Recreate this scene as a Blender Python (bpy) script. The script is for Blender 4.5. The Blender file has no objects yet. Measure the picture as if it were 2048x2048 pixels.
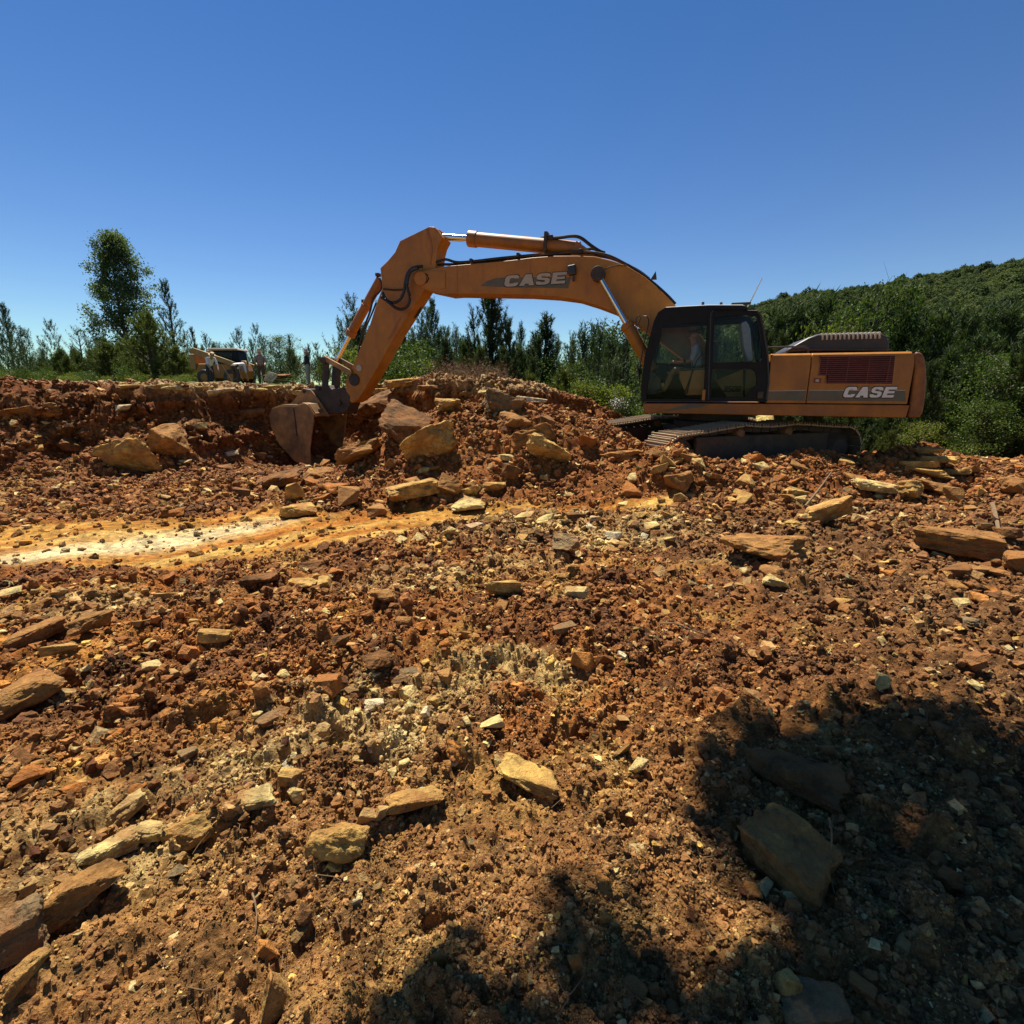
import bpy, bmesh, math, random
import numpy as np
from mathutils import Vector, Matrix
from mathutils.geometry import tessellate_polygon

R = math.radians
sc = bpy.context.scene
# ------------------------------------------------------------------ camera
EYE = 1.8
PITCH = R(13.7)
cam_d = bpy.data.cameras.new('camera')
cam = bpy.data.objects.new('camera', cam_d)
sc.collection.objects.link(cam)
cam.location = (0, 0, EYE)
cam.rotation_euler = (R(90) - PITCH, 0, 0)
cam_d.sensor_width = 36.0
cam_d.lens = 18.0
cam_d.clip_start = 0.05
cam_d.clip_end = 6000
sc.camera = cam
# ------------------------------------------------------------------ sky, sun, exposure
SUN_EL, SUN_H = R(64), Vector((-0.45, 0.89)).normalized()
SUN = Vector((SUN_H.x * math.cos(SUN_EL), SUN_H.y * math.cos(SUN_EL), math.sin(SUN_EL)))
w = bpy.data.worlds.new('World')
sc.world = w
w.use_nodes = True
nt = w.node_tree
nt.nodes.clear()
sky = nt.nodes.new('ShaderNodeTexSky')
sky.sky_type = 'NISHITA'
sky.sun_disc = False
sky.sun_elevation = SUN_EL
sky.sun_rotation = math.atan2(SUN_H.x, SUN_H.y)
sky.altitude = 300
sky.air_density = 1.0
sky.dust_density = 0.0
sky.ozone_density = 1.6
tint = nt.nodes.new('ShaderNodeMix'); tint.data_type = 'RGBA'; tint.blend_type = 'MULTIPLY'; tint.inputs[0].default_value = 1.0; tint.inputs[7].default_value = (1.26, 1.0, 1.08, 1)
hsv = nt.nodes.new('ShaderNodeHueSaturation')
hsv.inputs['Saturation'].default_value = 1.40
bg = nt.nodes.new('ShaderNodeBackground')
bg.inputs['Strength'].default_value = 0.052
wo = nt.nodes.new('ShaderNodeOutputWorld')
nt.links.new(sky.outputs[0], hsv.inputs['Color'])
nt.links.new(hsv.outputs[0], tint.inputs[6])
sep = nt.nodes.new('ShaderNodeSeparateColor'); com = nt.nodes.new('ShaderNodeCombineColor')
nt.links.new(tint.outputs[2], sep.inputs[0]); nt.links.new(com.outputs[0], bg.inputs['Color'])
for k_, (g_, p_) in enumerate(((1.33, .71), (1.06, 1.03), (.74, 1.18))):
    pw = nt.nodes.new('ShaderNodeMath'); pw.operation = 'POWER'; pw.inputs[1].default_value = p_
    ml = nt.nodes.new('ShaderNodeMath'); ml.operation = 'MULTIPLY'; ml.inputs[1].default_value = g_
    nt.links.new(sep.outputs[k_], pw.inputs[0]); nt.links.new(pw.outputs[0], ml.inputs[0]); nt.links.new(ml.outputs[0], com.inputs[k_])
nt.links.new(bg.outputs[0], wo.inputs['Surface'])
sun_d = bpy.data.lights.new('sun', 'SUN')
sun_d.energy = 5.0
sun_d.angle = R(0.53)
sun_d.color = (1.0, 0.93, 0.80)
sun = bpy.data.objects.new('sun', sun_d)
sc.collection.objects.link(sun)
sun.rotation_euler = SUN.to_track_quat('Z', 'Y').to_euler()
sc.view_settings.view_transform = 'Standard'
sc.view_settings.look = 'None'
sc.view_settings.gamma = 1.0
sc.view_settings.exposure = 0.86
sc.cycles.max_bounces = 6
sc.cycles.diffuse_bounces = 2
sc.cycles.glossy_bounces = 2
sc.cycles.transmission_bounces = 4
sc.cycles.transparent_max_bounces = 12
sc.cycles.use_denoising = True

# ------------------------------------------------------------------ helpers
COL = sc.collection
rnd = random.Random(7)

def ray(px, py):
    a = (px - 1024) / 1024; b = (1024 - py) / 1024
    c, s = math.cos(PITCH), math.sin(PITCH)
    return np.array([a, c + b * s, -s + b * c])

def at(px, py, Y):
    """point of the pixel's ray at forward distance Y"""
    q = ray(px, py); t = Y / q[1]
    return Vector((q[0] * t, Y, EYE + q[2] * t))

def tag(o, label=None, cat=None, group=None, kind=None):
    if label: o['label'] = label
    if cat: o['category'] = cat
    if group: o['group'] = group
    if kind: o['kind'] = kind
    return o

def link(o, parent=None):
    COL.objects.link(o)
    if parent is not None: o.parent = parent
    return o

def empty(name, loc=(0, 0, 0), rz=0.0, parent=None):
    o = bpy.data.objects.new(name, None)
    o.location = loc; o.rotation_euler = (0, 0, rz)
    o.empty_display_size = 0.2
    return link(o, parent)

def np_mesh(name, V, F, mat=None, smooth=False):
    """V (n,3); F (m,k) constant k"""
    V = np.asarray(V, dtype=np.float32); F = np.asarray(F, dtype=np.int32)
    me = bpy.data.meshes.new(name)
    n, k = F.shape
    me.vertices.add(len(V)); me.vertices.foreach_set('co', V.ravel())
    me.loops.add(n * k); me.loops.foreach_set('vertex_index', F.ravel())
    me.polygons.add(n)
    me.polygons.foreach_set('loop_start', np.arange(0, n * k, k, dtype=np.int32))
    if smooth: me.polygons.foreach_set('use_smooth', np.ones(n, dtype=bool))
    if mat: me.materials.append(mat)
    me.update(calc_edges=True)
    return me

class MB:
    """collects shapes into one mesh"""
    def __init__(s): s.v = []; s.f = []
    def add(s, v, f):
        o = len(s.v); s.v += [tuple(p) for p in v]; s.f += [tuple(i + o for i in q) for q in f]; return s
    def box(s, c, size, rot=None):
        x, y, z = [k / 2 for k in size]
        v = [Vector(p) for p in ((-x,-y,-z),(x,-y,-z),(x,y,-z),(-x,y,-z),(-x,-y,z),(x,-y,z),(x,y,z),(-x,y,z))]
        if rot is not None: v = [rot @ p for p in v]
        c = Vector(c)
        return s.add([p + c for p in v], [(3,2,1,0),(4,5,6,7),(0,1,5,4),(1,2,6,5),(2,3,7,6),(3,0,4,7)])
    def prism(s, pts, y0, y1):
        """pts: (x,z) outline, extruded along y"""
        n = len(pts)
        a = sum(pts[i][0] * pts[(i+1) % n][1] - pts[(i+1) % n][0] * pts[i][1] for i in range(n))
        if a < 0: pts = pts[::-1]
        if y0 > y1: y0, y1 = y1, y0
        v = [(p[0], y0, p[1]) for p in pts] + [(p[0], y1, p[1]) for p in pts]
        f = [tuple(range(n)), tuple(range(2*n-1, n-1, -1))]
        f += [((i+1) % n, i, i + n, (i+1) % n + n) for i in range(n)]
        return s.add(v, f)
    def strip(s, pts, y0, y1, t):
        """a bent plate following (x,z) points, thickness t to the left of the path"""
        n = len(pts); inner = []
        for i in range(n):
            a = Vector(pts[max(i-1, 0)]); b = Vector(pts[min(i+1, n-1)])
            d = (b - a).normalized(); inner.append((pts[i][0] - d.y * t, pts[i][1] + d.x * t))
        for i in range(n - 1):
            s.prism([pts[i], pts[i+1], inner[i+1], inner[i]], y0, y1)
        return s
    def plate(s, loops, y0, y1):
        """outline with holes in (x,z), extruded along y"""
        vs = [Vector((p[0], 0, p[1])) for lp in loops for p in lp]
        tri = tessellate_polygon([[Vector((p[0], p[1], 0)) for p in lp] for lp in loops])
        n = len(vs)
        v = [(p.x, y0, p.z) for p in vs] + [(p.x, y1, p.z) for p in vs]
        f = [tuple(t) for t in tri] + [tuple(i + n for i in reversed(t)) for t in tri]
        o = 0
        for lp in loops:
            m = len(lp)
            f += [(o + i, o + (i+1) % m, o + (i+1) % m + n, o + i + n) for i in range(m)]
            o += m
        return s.add(v, f)
    def cyl(s, p0, p1, r0, r1=None, n=16, caps=True):
        return s.tube([p0, p1], [r0, r0 if r1 is None else r1], n, caps)
    def tube(s, pts, rad, n=8, caps=True):
        pts = [Vector(p) for p in pts]; m = len(pts)
        if not isinstance(rad, (list, tuple)): rad = [rad] * m
        v = []; up = None
        for i, p in enumerate(pts):
            d = (pts[min(i+1, m-1)] - pts[max(i-1, 0)])
            d = d.normalized() if d.length > 1e-9 else Vector((0, 0, 1))
            if up is None:
                up = Vector((0, 0, 1)) if abs(d.z) < .9 else Vector((1, 0, 0))
            a = d.cross(up); a = a.normalized() if a.length > 1e-6 else d.orthogonal().normalized()
            b = d.cross(a).normalized(); up = -b if False else up
            for k in range(n):
                t = 2 * math.pi * k / n
                v.append(p + (a * math.cos(t) + b * math.sin(t)) * rad[i])
        f = [(i*n+k, i*n+(k+1) % n, (i+1)*n+(k+1) % n, (i+1)*n+k) for i in range(m-1) for k in range(n)]
        if caps:
            f.append(tuple(range(n-1, -1, -1))); f.append(tuple(range((m-1)*n, m*n)))
        return s.add(v, f)
    def lathe(s, prof, axis='z', c=(0, 0, 0), n=20):
        c = Vector(c); v = []; m = len(prof)
        for r, h in prof:
            for k in range(n):
                t = 2*math.pi*k/n; a, b = r*math.cos(t), r*math.sin(t)
                v.append(c + (Vector((a, b, h)) if axis == 'z' else Vector((a, h, b)) if axis == 'y' else Vector((h, a, b))))
        f = [(i*n+k, i*n+(k+1) % n, (i+1)*n+(k+1) % n, (i+1)*n+k) for i in range(m-1) for k in range(n)]
        f.append(tuple(range(n-1, -1, -1))); f.append(tuple(range((m-1)*n, m*n)))
        return s.add(v, f)
    def mesh(s, name, mat, smooth=False):
        me = bpy.data.meshes.new(name); me.from_pydata([tuple(p) for p in s.v], [], s.f)
        me.materials.append(mat)
        bm = bmesh.new(); bm.from_mesh(me); bmesh.ops.recalc_face_normals(bm, faces=bm.faces); bm.to_mesh(me); bm.free()
        if smooth:
            me.polygons.foreach_set('use_smooth', np.ones(len(me.polygons), dtype=bool))
        return me
    def build(s, name, mat, parent=None, bevel=0.0, smooth=False, seg=2):
        o = bpy.data.objects.new(name, s.mesh(name, mat, smooth or bevel > 0))
        link(o, parent)
        if bevel > 0:
            b = o.modifiers.new('bevel', 'BEVEL'); b.width = bevel; b.segments = seg
            b.limit_method = 'ANGLE'; b.angle_limit = R(30); b.harden_normals = True
        elif smooth:
            try: o.data.set_sharp_from_angle(angle=R(40))
            except Exception: pass
        return o

# ------------------------------------------------------------------ numpy noise
def _h(ix, iy, seed):
    n = (ix.astype(np.int64) * 374761393 + iy.astype(np.int64) * 668265263 + seed * 974634777) & 0xFFFFFFFF
    n = ((n ^ (n >> 13)) * 1274126177) & 0xFFFFFFFF
    n = ((n ^ (n >> 16)) * 2246822519) & 0xFFFFFFFF
    return ((n ^ (n >> 15)) & 0xFFFFFF) / float(0xFFFFFF)

def vnoise(x, y, seed=0):
    x0 = np.floor(x); y0 = np.floor(y); fx = x - x0; fy = y - y0
    u = fx*fx*fx*(fx*(fx*6-15)+10); v = fy*fy*fy*(fy*(fy*6-15)+10)
    a = _h(x0, y0, seed); b = _h(x0+1, y0, seed); c = _h(x0, y0+1, seed); d = _h(x0+1, y0+1, seed)
    return (a*(1-u)+b*u)*(1-v)+(c*(1-u)+d*u)*v*1.0

def fbm(x, y, f=1.0, octv=4, seed=0, gain=.5):
    s = 0; a = 1; t = 0
    for i in range(octv):
        s = s + a * (vnoise(x*f + 13.7*i, y*f - 7.1*i, seed+i) - .5) * 2; t += a; a *= gain; f *= 2.03
    return s / t

def worley(x, y, f, seed=0):
    """F1 distance in cells and a random number for the nearest cell"""
    x = x*f; y = y*f; x0 = np.floor(x); y0 = np.floor(y)
    best = np.full(np.shape(x), 9.0); idv = np.zeros(np.shape(x))
    for i in (-1, 0, 1):
        for j in (-1, 0, 1):
            cx = x0+i; cy = y0+j
            d = (cx + _h(cx, cy, seed) - x)**2 + (cy + _h(cx, cy, seed+5) - y)**2
            m = d < best
            best = np.where(m, d, best); idv = np.where(m, _h(cx, cy, seed+9), idv)
    return np.sqrt(best), idv

def vnoise3(P, seed=0):
    i = np.floor(P); f = P - i; u = f*f*(3-2*f); r = 0
    for dz in (0, 1):
        zz = (i[:, 2] + dz)*57.0
        a = _h(i[:, 0] + zz, i[:, 1] - zz, seed); b = _h(i[:, 0]+1 + zz, i[:, 1] - zz, seed); c = _h(i[:, 0] + zz, i[:, 1]+1 - zz, seed); d = _h(i[:, 0]+1 + zz, i[:, 1]+1 - zz, seed)
        v = (a*(1-u[:, 0]) + b*u[:, 0])*(1-u[:, 1]) + (c*(1-u[:, 0]) + d*u[:, 0])*u[:, 1]
        r = r + v*(u[:, 2] if dz else 1 - u[:, 2])
    return r*2 - 1

def bumps(x, y, f, seed, thr):
    """rounded lumps: the highest of the neighbouring domes, so no cliffs between cells"""
    x = x*f; y = y*f; x0 = np.floor(x); y0 = np.floor(y); out = np.zeros(np.shape(x))
    for i in (-1, 0, 1):
        for j in (-1, 0, 1):
            cx = x0+i; cy = y0+j; k = _h(cx, cy, seed+9)
            d2 = (cx + _h(cx, cy, seed) - x)**2 + (cy + _h(cx, cy, seed+5) - y)**2
            out = np.maximum(out, np.clip(1 - d2*2.9/(.35 + .65*k), 0, 1) * np.where(k > thr, .35 + .65*k, .06))
    return out

def sm(a, b, t):
    t = np.clip((t - a) / (b - a), 0, 1); return t*t*(3-2*t)

# ------------------------------------------------------------------ materials
def srgb(r, g, b):
    f = lambda c: (c/255/12.92) if c/255 <= .04045 else ((c/255+.055)/1.055)**2.4
    return (f(r), f(g), f(b))

def new_mat(name):
    m = bpy.data.materials.new(name); m.use_nodes = True
    n = m.node_tree; n.nodes.clear()
    out = n.nodes.new('ShaderNodeOutputMaterial'); p = n.nodes.new('ShaderNodeBsdfPrincipled')
    n.links.new(p.outputs[0], out.inputs['Surface'])
    return m, n, p, out

def N(n, t, **kw):
    o = n.nodes.new(t)
    for k, v in kw.items(): setattr(o, k, v)
    return o

def noise_tex(n, vec, scale, detail=4, rough=.55):
    t = N(n, 'ShaderNodeTexNoise'); t.inputs['Scale'].default_value = scale
    t.inputs['Detail'].default_value = detail; t.inputs['Roughness'].default_value = rough
    if vec is not None: n.links.new(vec, t.inputs['Vector'])
    return t

def ramp(n, fac, stops):
    r = N(n, 'ShaderNodeValToRGB'); e = r.color_ramp.elements
    while len(e) < len(stops): e.new(.5)
    for k, (p, c) in enumerate(stops):
        e[k].position = p; e[k].color = (*c, 1) if len(c) == 3 else c
    n.links.new(fac, r.inputs['Fac']); return r

def mixc(n, fac, a, b, mode='MIX'):
    m = N(n, 'ShaderNodeMix', data_type='RGBA', blend_type=mode)
    for s, val in ((0, fac), (6, a), (7, b)):
        if isinstance(val, (int, float)): m.inputs[s].default_value = val
        elif isinstance(val, tuple): m.inputs[s].default_value = (*val, 1) if len(val) == 3 else val
        else: n.links.new(val, m.inputs[s])
    return m.outputs[2]

def bump(n, p, height, strength=.5, dist=.02):
    b = N(n, 'ShaderNodeBump'); b.inputs['Strength'].default_value = strength; b.inputs['Distance'].default_value = dist
    n.links.new(height, b.inputs['Height']); n.links.new(b.outputs[0], p.inputs['Normal']); return b

def simple(name, base, rough=.6, metal=0., var=.25, scale=6., dirt=None, dirt_amt=.5, dirt_scale=2.5, bmp=.15, spec=.5, streak=0.):
    m, n, p, out = new_mat(name)
    tc = N(n, 'ShaderNodeTexCoord')
    t = noise_tex(n, tc.outputs['Object'], scale, 6, .6)
    lo = tuple(c*(1-var) for c in base); hi = tuple(min(1, c*(1+var)) for c in base)
    col = ramp(n, t.outputs['Fac'], [(.3, lo), (.7, hi)]).outputs[0]
    if dirt:
        t2 = noise_tex(n, tc.outputs['Object'], dirt_scale, 8, .68)
        f = ramp(n, t2.outputs['Fac'], [(.5 - .16*dirt_amt, (0,0,0)), (.5 + .34 - .2*dirt_amt, (dirt_amt,)*3)]).outputs[0]
        col = mixc(n, f, col, dirt)
    if streak:
        mp = N(n, 'ShaderNodeMapping'); mp.inputs['Scale'].default_value = (5, 5, .9); n.links.new(tc.outputs['Object'], mp.inputs[0])
        t3 = noise_tex(n, mp.outputs[0], 1.0, 6, .7)
        col = mixc(n, ramp(n, t3.outputs['Fac'], [(.50, (0,0,0)), (.70, (streak,)*3)]).outputs[0], col, (.11, .045, .012))
        t4 = noise_tex(n, tc.outputs['Object'], 11, 8, .75)
        col = mixc(n, ramp(n, t4.outputs['Fac'], [(.56, (0,0,0)), (.70, (streak*.8,)*3)]).outputs[0], col, (.42, .27, .12))
    n.links.new(col, p.inputs['Base Color'])
    p.inputs['Roughness'].default_value = rough; p.inputs['Metallic'].default_value = metal
    p.inputs['Specular IOR Level'].default_value = spec
    if bmp: bump(n, p, t.outputs['Fac'], bmp, .01)
    return m

ORANGE = (.43, .160, .006)
SOILC = (.26, .115, .045)
M = {}
M['paint'] = simple('orange_paint', ORANGE, .45, 0, .16, 2.6, (.24, .085, .014), .6, 2.3, .05, streak=.35)
M['paint_old'] = simple('worn_orange_paint', (.37, .125, .007), .5, 0, .16, 2.5, (.20, .075, .03), .75, 2.0, .06, streak=.4)
M['rust'] = simple('rusty_orange_paint', (.36, .13, .016), .6, 0, .2, 3.0, (.10, .035, .018), .95, 2.8, .12, streak=.5)
M['black'] = simple('black_plastic', (.022, .022, .024), .45, 0, .3, 4, (.10, .06, .035), .35, 2.5, .03)
M['frame'] = simple('black_cab_paint', (.009, .009, .010), .5, 0, .25, 4, (.04, .028, .02), .2, 2.5, .02, .2)
M['dark'] = simple('dark_steel', (.032, .027, .024), .6, .2, .4, 5, (.13, .07, .035), .6, 3, .1)
M['brownblack'] = simple('dusty_black_cover', (.026, .019, .017), .45, 0, .3, 4, (.09, .05, .03), .35, 2, .03)
M['bucket'] = simple('worn_bucket_steel', (.38, .20, .06), .6, .0, .35, 3.5, (.055, .040, .03), .85, 2.2, .14)
M['chrome'] = simple('chrome_rod', (.75, .75, .75), .12, 1.0, .05, 3, None, bmp=0)
M['hose'] = simple('rubber_hose', (.012, .012, .013), .5, 0, .3, 8, None, bmp=.02)
M['shoe'] = simple('muddy_track_shoe', (.30, .24, .16), .5, .35, .35, 7, (.28, .15, .06), .85, 5, .2)
M['under'] = simple('muddy_undercarriage', (.05, .03, .018), .75, .0, .4, 5, (.13, .07, .03), .7, 4, .2)
M['mudpanel'] = simple('muddy_orange_panel', (.28, .13, .035), .7, 0, .3, 5, (.15, .08, .04), .8, 4, .15)
M['grille'] = simple('grille_red_brown', (.17, .045, .022), .5, 0, .2, 6, None, bmp=0)
M['stripe'] = simple('grey_green_stripe', (.10, .098, .062), .5, 0, .2, 5, (.24, .10, .03), .4, 3, .03)
M['white'] = simple('white_lettering_and_glare', (.72, .70, .64), .5, 0, .08, 8, (.35, .22, .12), .25, 5, .02)
M['lgrey'] = simple('grey_lettering_and_glint', (.42, .36, .28), .5, 0, .1, 8, None, bmp=0)
M['seat'] = simple('grey_seat_cloth', (.055, .06, .068), .85, 0, .25, 20, None, bmp=.1)
M['tanpanel'] = simple('tan_side_panel', (.36, .20, .06), .6, 0, .15, 4, None, bmp=.02)
M['skin'] = simple('skin', (.42, .22, .145), .55, 0, .12, 20, None, bmp=.02)
M['shirt_blue'] = simple('blue_grey_shirt', (.42, .46, .56), .9, 0, .15, 18, None, bmp=.1)
M['khaki'] = simple('khaki_cloth', (.22, .15, .075), .9, 0, .2, 18, None, bmp=.1)
M['straw'] = simple('straw_hat', (.50, .37, .20), .85, 0, .2, 40, None, bmp=.2)
M['dhat'] = simple('brown_hat', (.16, .11, .07), .85, 0, .2, 30, None, bmp=.2)
M['white_cloth'] = simple('white_cloth', (.72, .70, .68), .9, 0, .08, 18, None, bmp=.1)
M['dark_cloth'] = simple('dark_cloth', (.035, .037, .045), .9, 0, .3, 18, None, bmp=.1)
M['brown_cloth'] = simple('brown_cloth', (.085, .055, .038), .9, 0, .3, 18, None, bmp=.1)
M['grey_cloth'] = simple('grey_cloth', (.24, .20, .17), .9, 0, .2, 18, None, bmp=.1)
M['pants_grey'] = simple('light_grey_trousers', (.33, .30, .27), .9, 0, .15, 18, None, bmp=.1)
M['boot'] = simple('boot_leather', (.06, .035, .02), .7, 0, .3, 18, None, bmp=.1)
M['bark'] = simple('bark', (.085, .062, .047), .9, 0, .45, 14, None, bmp=.5)
M['wood'] = simple('weathered_stick', (.17, .105, .05), .9, 0, .35, 25, None, bmp=.3)
M['red'] = simple('orange_strap', (.75, .17, .05), .6, 0, .1, 5, None, bmp=0)
M['yellow'] = simple('yellow_tag', (.75, .58, .12), .6, 0, .1, 5, None, bmp=0)

def glass_mat():
    m, n, p, out = new_mat('tinted_glass'); n.nodes.remove(p)
    tr = N(n, 'ShaderNodeBsdfTransparent'); tr.inputs[0].default_value = (.92, .945, .92, 1)
    gl = N(n, 'ShaderNodeBsdfGlossy'); gl.inputs['Roughness'].default_value = .03; gl.inputs[0].default_value = (.16, .17, .18, 1)
    fr = N(n, 'ShaderNodeFresnel'); fr.inputs[0].default_value = 1.45
    tc = N(n, 'ShaderNodeTexCoord'); t = noise_tex(n, tc.outputs['Object'], 3, 6)
    df = N(n, 'ShaderNodeBsdfDiffuse'); df.inputs[0].default_value = (.30, .25, .18, 1)
    f2 = ramp(n, t.outputs['Fac'], [(.45, (0,0,0)), (.8, (.012,)*3)])
    mx = N(n, 'ShaderNodeMixShader'); mx2 = N(n, 'ShaderNodeMixShader')
    n.links.new(fr.outputs[0], mx.inputs[0]); n.links.new(tr.outputs[0], mx.inputs[1]); n.links.new(gl.outputs[0], mx.inputs[2])
    n.links.new(f2.outputs[0], mx2.inputs[0]); n.links.new(mx.outputs[0], mx2.inputs[1]); n.links.new(df.outputs[0], mx2.inputs[2])
    n.links.new(mx2.outputs[0], out.inputs['Surface'])
    return m
M['glass'] = glass_mat()

def leaf_mat(name, lo, hi, trans=.35, rough=.6, rnd_attr=False):
    m, n, p, out = new_mat(name)
    oi = N(n, 'ShaderNodeObjectInfo'); geo = N(n, 'ShaderNodeNewGeometry')
    tc = N(n, 'ShaderNodeTexCoord'); t = noise_tex(n, tc.outputs['Object'], 1.3, 3)
    a = N(n, 'ShaderNodeMath', operation='MULTIPLY_ADD'); a.inputs[1].default_value = .55; n.links.new(geo.outputs['Random Per Island'], a.inputs[0])
    b = N(n, 'ShaderNodeMath', operation='MULTIPLY'); b.inputs[1].default_value = .45; n.links.new(t.outputs['Fac'], b.inputs[0]); n.links.new(b.outputs[0], a.inputs[2])
    c = N(n, 'ShaderNodeMath', operation='MULTIPLY_ADD'); c.inputs[1].default_value = .3; n.links.new(oi.outputs['Random'], c.inputs[0])
    d = N(n, 'ShaderNodeMath', operation='SUBTRACT'); d.inputs[1].default_value = .15; n.links.new(a.outputs[0], d.inputs[0]); n.links.new(d.outputs[0], c.inputs[2])
    col = ramp(n, c.outputs[0], [(.15, lo), (.85, hi)]).outputs[0]
    n.links.new(col, p.inputs['Base Color']); p.inputs['Roughness'].default_value = rough
    p.inputs['Specular IOR Level'].default_value = .18
    tl = N(n, 'ShaderNodeBsdfTranslucent'); tcol = mixc(n, 1.0, col, (1.0, 1.15, .45), 'MULTIPLY'); n.links.new(tcol, tl.inputs[0])
    mx = N(n, 'ShaderNodeMixShader'); mx.inputs[0].default_value = trans
    n.links.new(p.outputs[0], mx.inputs[1]); n.links.new(tl.outputs[0], mx.inputs[2]); n.links.new(mx.outputs[0], out.inputs['Surface'])
    return m
M['needle'] = leaf_mat('pine_needles', (.022, .040, .015), (.090, .125, .048), .2)
M['needle_d'] = leaf_mat('dark_pine_needles', (.022, .038, .013), (.088, .120, .042), .28)
M['needle_y'] = leaf_mat('young_pine_needles', (.050, .072, .012), (.150, .170, .035), .25)
M['leaf'] = leaf_mat('broad_leaves', (.030, .054, .011), (.115, .165, .034), .33, .6)
M['leaf_d'] = leaf_mat('dark_broad_leaves', (.065, .092, .040), (.19, .235, .11), .45, .6)
M['leaf_y'] = leaf_mat('yellow_green_leaves', (.08, .10, .015), (.22, .24, .05), .4, .6)
M['flower'] = simple('white_flowers', (.80, .80, .76), .7, 0, .05, 8, None, bmp=0)
M['drygrass'] = simple('dry_brush', (.20, .125, .07), .9, 0, .4, 8, None, bmp=0)
# ================================================================== terrain
PSI = R(17); LEN = 4.75
EXD = Vector((-math.cos(PSI), math.sin(PSI))); EXN = Vector((-math.sin(PSI), -math.cos(PSI)))
def _solve_c():
    r = ray(1855, 757); f = ray(1285, 780)
    A = np.array([f[:2], -r[:2]]).T
    tf, tr = np.linalg.solve(A, LEN * np.array(EXD))
    Rr = r * tr
    return Vector((Rr[0], Rr[1])) + 3.3 * EXD - 1.45 * EXN
EXC = _solve_c()

BX = [-60, -14, -10.5, -9, -8, -7.2, -6.4, -5.2, -4.4, -3.5, -2, -.5, 1, 2.2, 3.2, 4.5]
YB = [9.0, 9.0, 9.3, 9.8, 10.2, 11.2, 13.2, 14.6, 14.6, 13.9, 13.0, 12.7, 12.6, 12.9, 13.4, 14]
YC = [11.6, 11.6, 12., 12.6, 13.2, 14.4, 15.9, 16.6, 16.6, 16.0, 15.2, 14.9, 14.8, 14.9, 15.2, 16]
HC = [1.95, 1.95, 1.86, 1.83, 1.80, 1.78, 1.78, 1.80, 1.88, 1.97, 2.02, 1.95, 1.70, 1.35, .95, .3]
PT = [-.5, 0, .35, .62, .80, .88, .96, 1.0, 1.3]
PV = [0, 0, .22, .44, .60, .80, .97, 1.0, 1.0]

def slab_mask(x, y):
    w = .18 * fbm(x, y, 1.6, 3, 41)
    lo = np.interp(x, [-9, -6.5, -4, -2.4, -1.2, 0, 2.2, 3.4], [4.8, 4.75, 4.8, 5.0, 6.1, 6.85, 7.1, 7.6])
    hi = np.interp(x, [-9, -6.5, -5, -3.6, -2, 0, 2.2, 3.4], [6.5, 6.7, 7.1, 7.6, 7.75, 7.7, 7.85, 7.6])
    return sm(0, .35, y + w - lo) * sm(0, .22, hi - y - w)

def coarse(x, y):
    x = np.asarray(x, float); y = np.asarray(y, float)
    n1 = fbm(x, y, .55, 4, 3); n2 = fbm(x, y, 1.7, 4, 11)
    z = .05 * fbm(x, y, .35, 3, 1) + .045 * n2
    # bank and plateau
    t = (y - np.interp(x, BX, YB)) / (np.interp(x, BX, YC) - np.interp(x, BX, YB))
    face = np.clip(1 - np.abs(t - .55) / .75, 0, 1)
    tt = t + (.26 * n1 + .17 * n2 + .06 * fbm(x, y, 5, 3, 17)) * np.clip(face * 1.6, 0, 1)
    hc = np.interp(x, BX, HC)
    hh = np.interp(tt, PT, PV)
    wl, wi = worley(x + .25*n2, y*.8, 1.15, 21)
    bank = hc * hh + face * (.34 * (wi - .45) * np.clip(1.15 - wl, 0, 1)) * sm(.1, .4, t)
    plate = sm(.9, 1.1, t)
    bank = bank + plate * .07 * fbm(x, y, .8, 4, 31)
    fade = 1 - sm(3.2, 6.5, x)
    z = z + bank * fade
    # front rubble pile
    sx = np.clip(1 - np.abs((x + .10) / 3.25) ** 2.2, 0, 1)
    m1 = 1.42 * sx ** .8 * sm(7.5, 10.4, y + .35 * n1 + .1*n2) * (1 - sm(10.6, 12.4, y))
    # long toe of the pile on the right, berm before the tracks
    yr = 8.55 + .23 * (x - 2.5)
    berm = .50 * sm(1.2, 3.1, x) * (1 - sm(7.6, 9.5, x)) * np.where(y < yr, np.exp(-((y - yr) / 1.05) ** 2), np.exp(-((y - yr) / .62) ** 2))
    bump_r = .14 * sm(6.4, 9.4, x) * np.exp(-((y - 9.9) / 1.5) ** 2)
    z = z + np.maximum(m1, 0) + (berm + bump_r) * (1 + .35 * n2)
    # rising right foreground, hole at the bucket, shoulder dropping away behind
    z = z + .12 * sm(3.5, 9, x) * sm(3, 7, y) + .10 * n1 * sm(2, 4, y)
    z = z - .80 * np.exp(-(((x + 5.45) / 1.1) ** 2 + ((y - 13.5) / 1.25) ** 2))
    z = z - 5.5 * sm(14.6, 30, y) * sm(2.2, 6.5, x) - 3.2 * sm(11.6, 20, y) * sm(6.5, 11.5, x)
    z = z - 2.9 * sm(16.2, 19.5, y) * sm(-4.6, -2.6, x) * (1 - sm(2.2, 6.5, x))
    r = np.hypot(x, y)
    z = z - 7 * sm(70, 180, r) * (1 - sm(2.2, 6.5, x))
    return z

def rough_mask(x, y):
    return (1 - .93 * slab_mask(x, y)) * (.72 + .28 * sm(-.22, .2, fbm(x, y, .95, 3, 90)))

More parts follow.
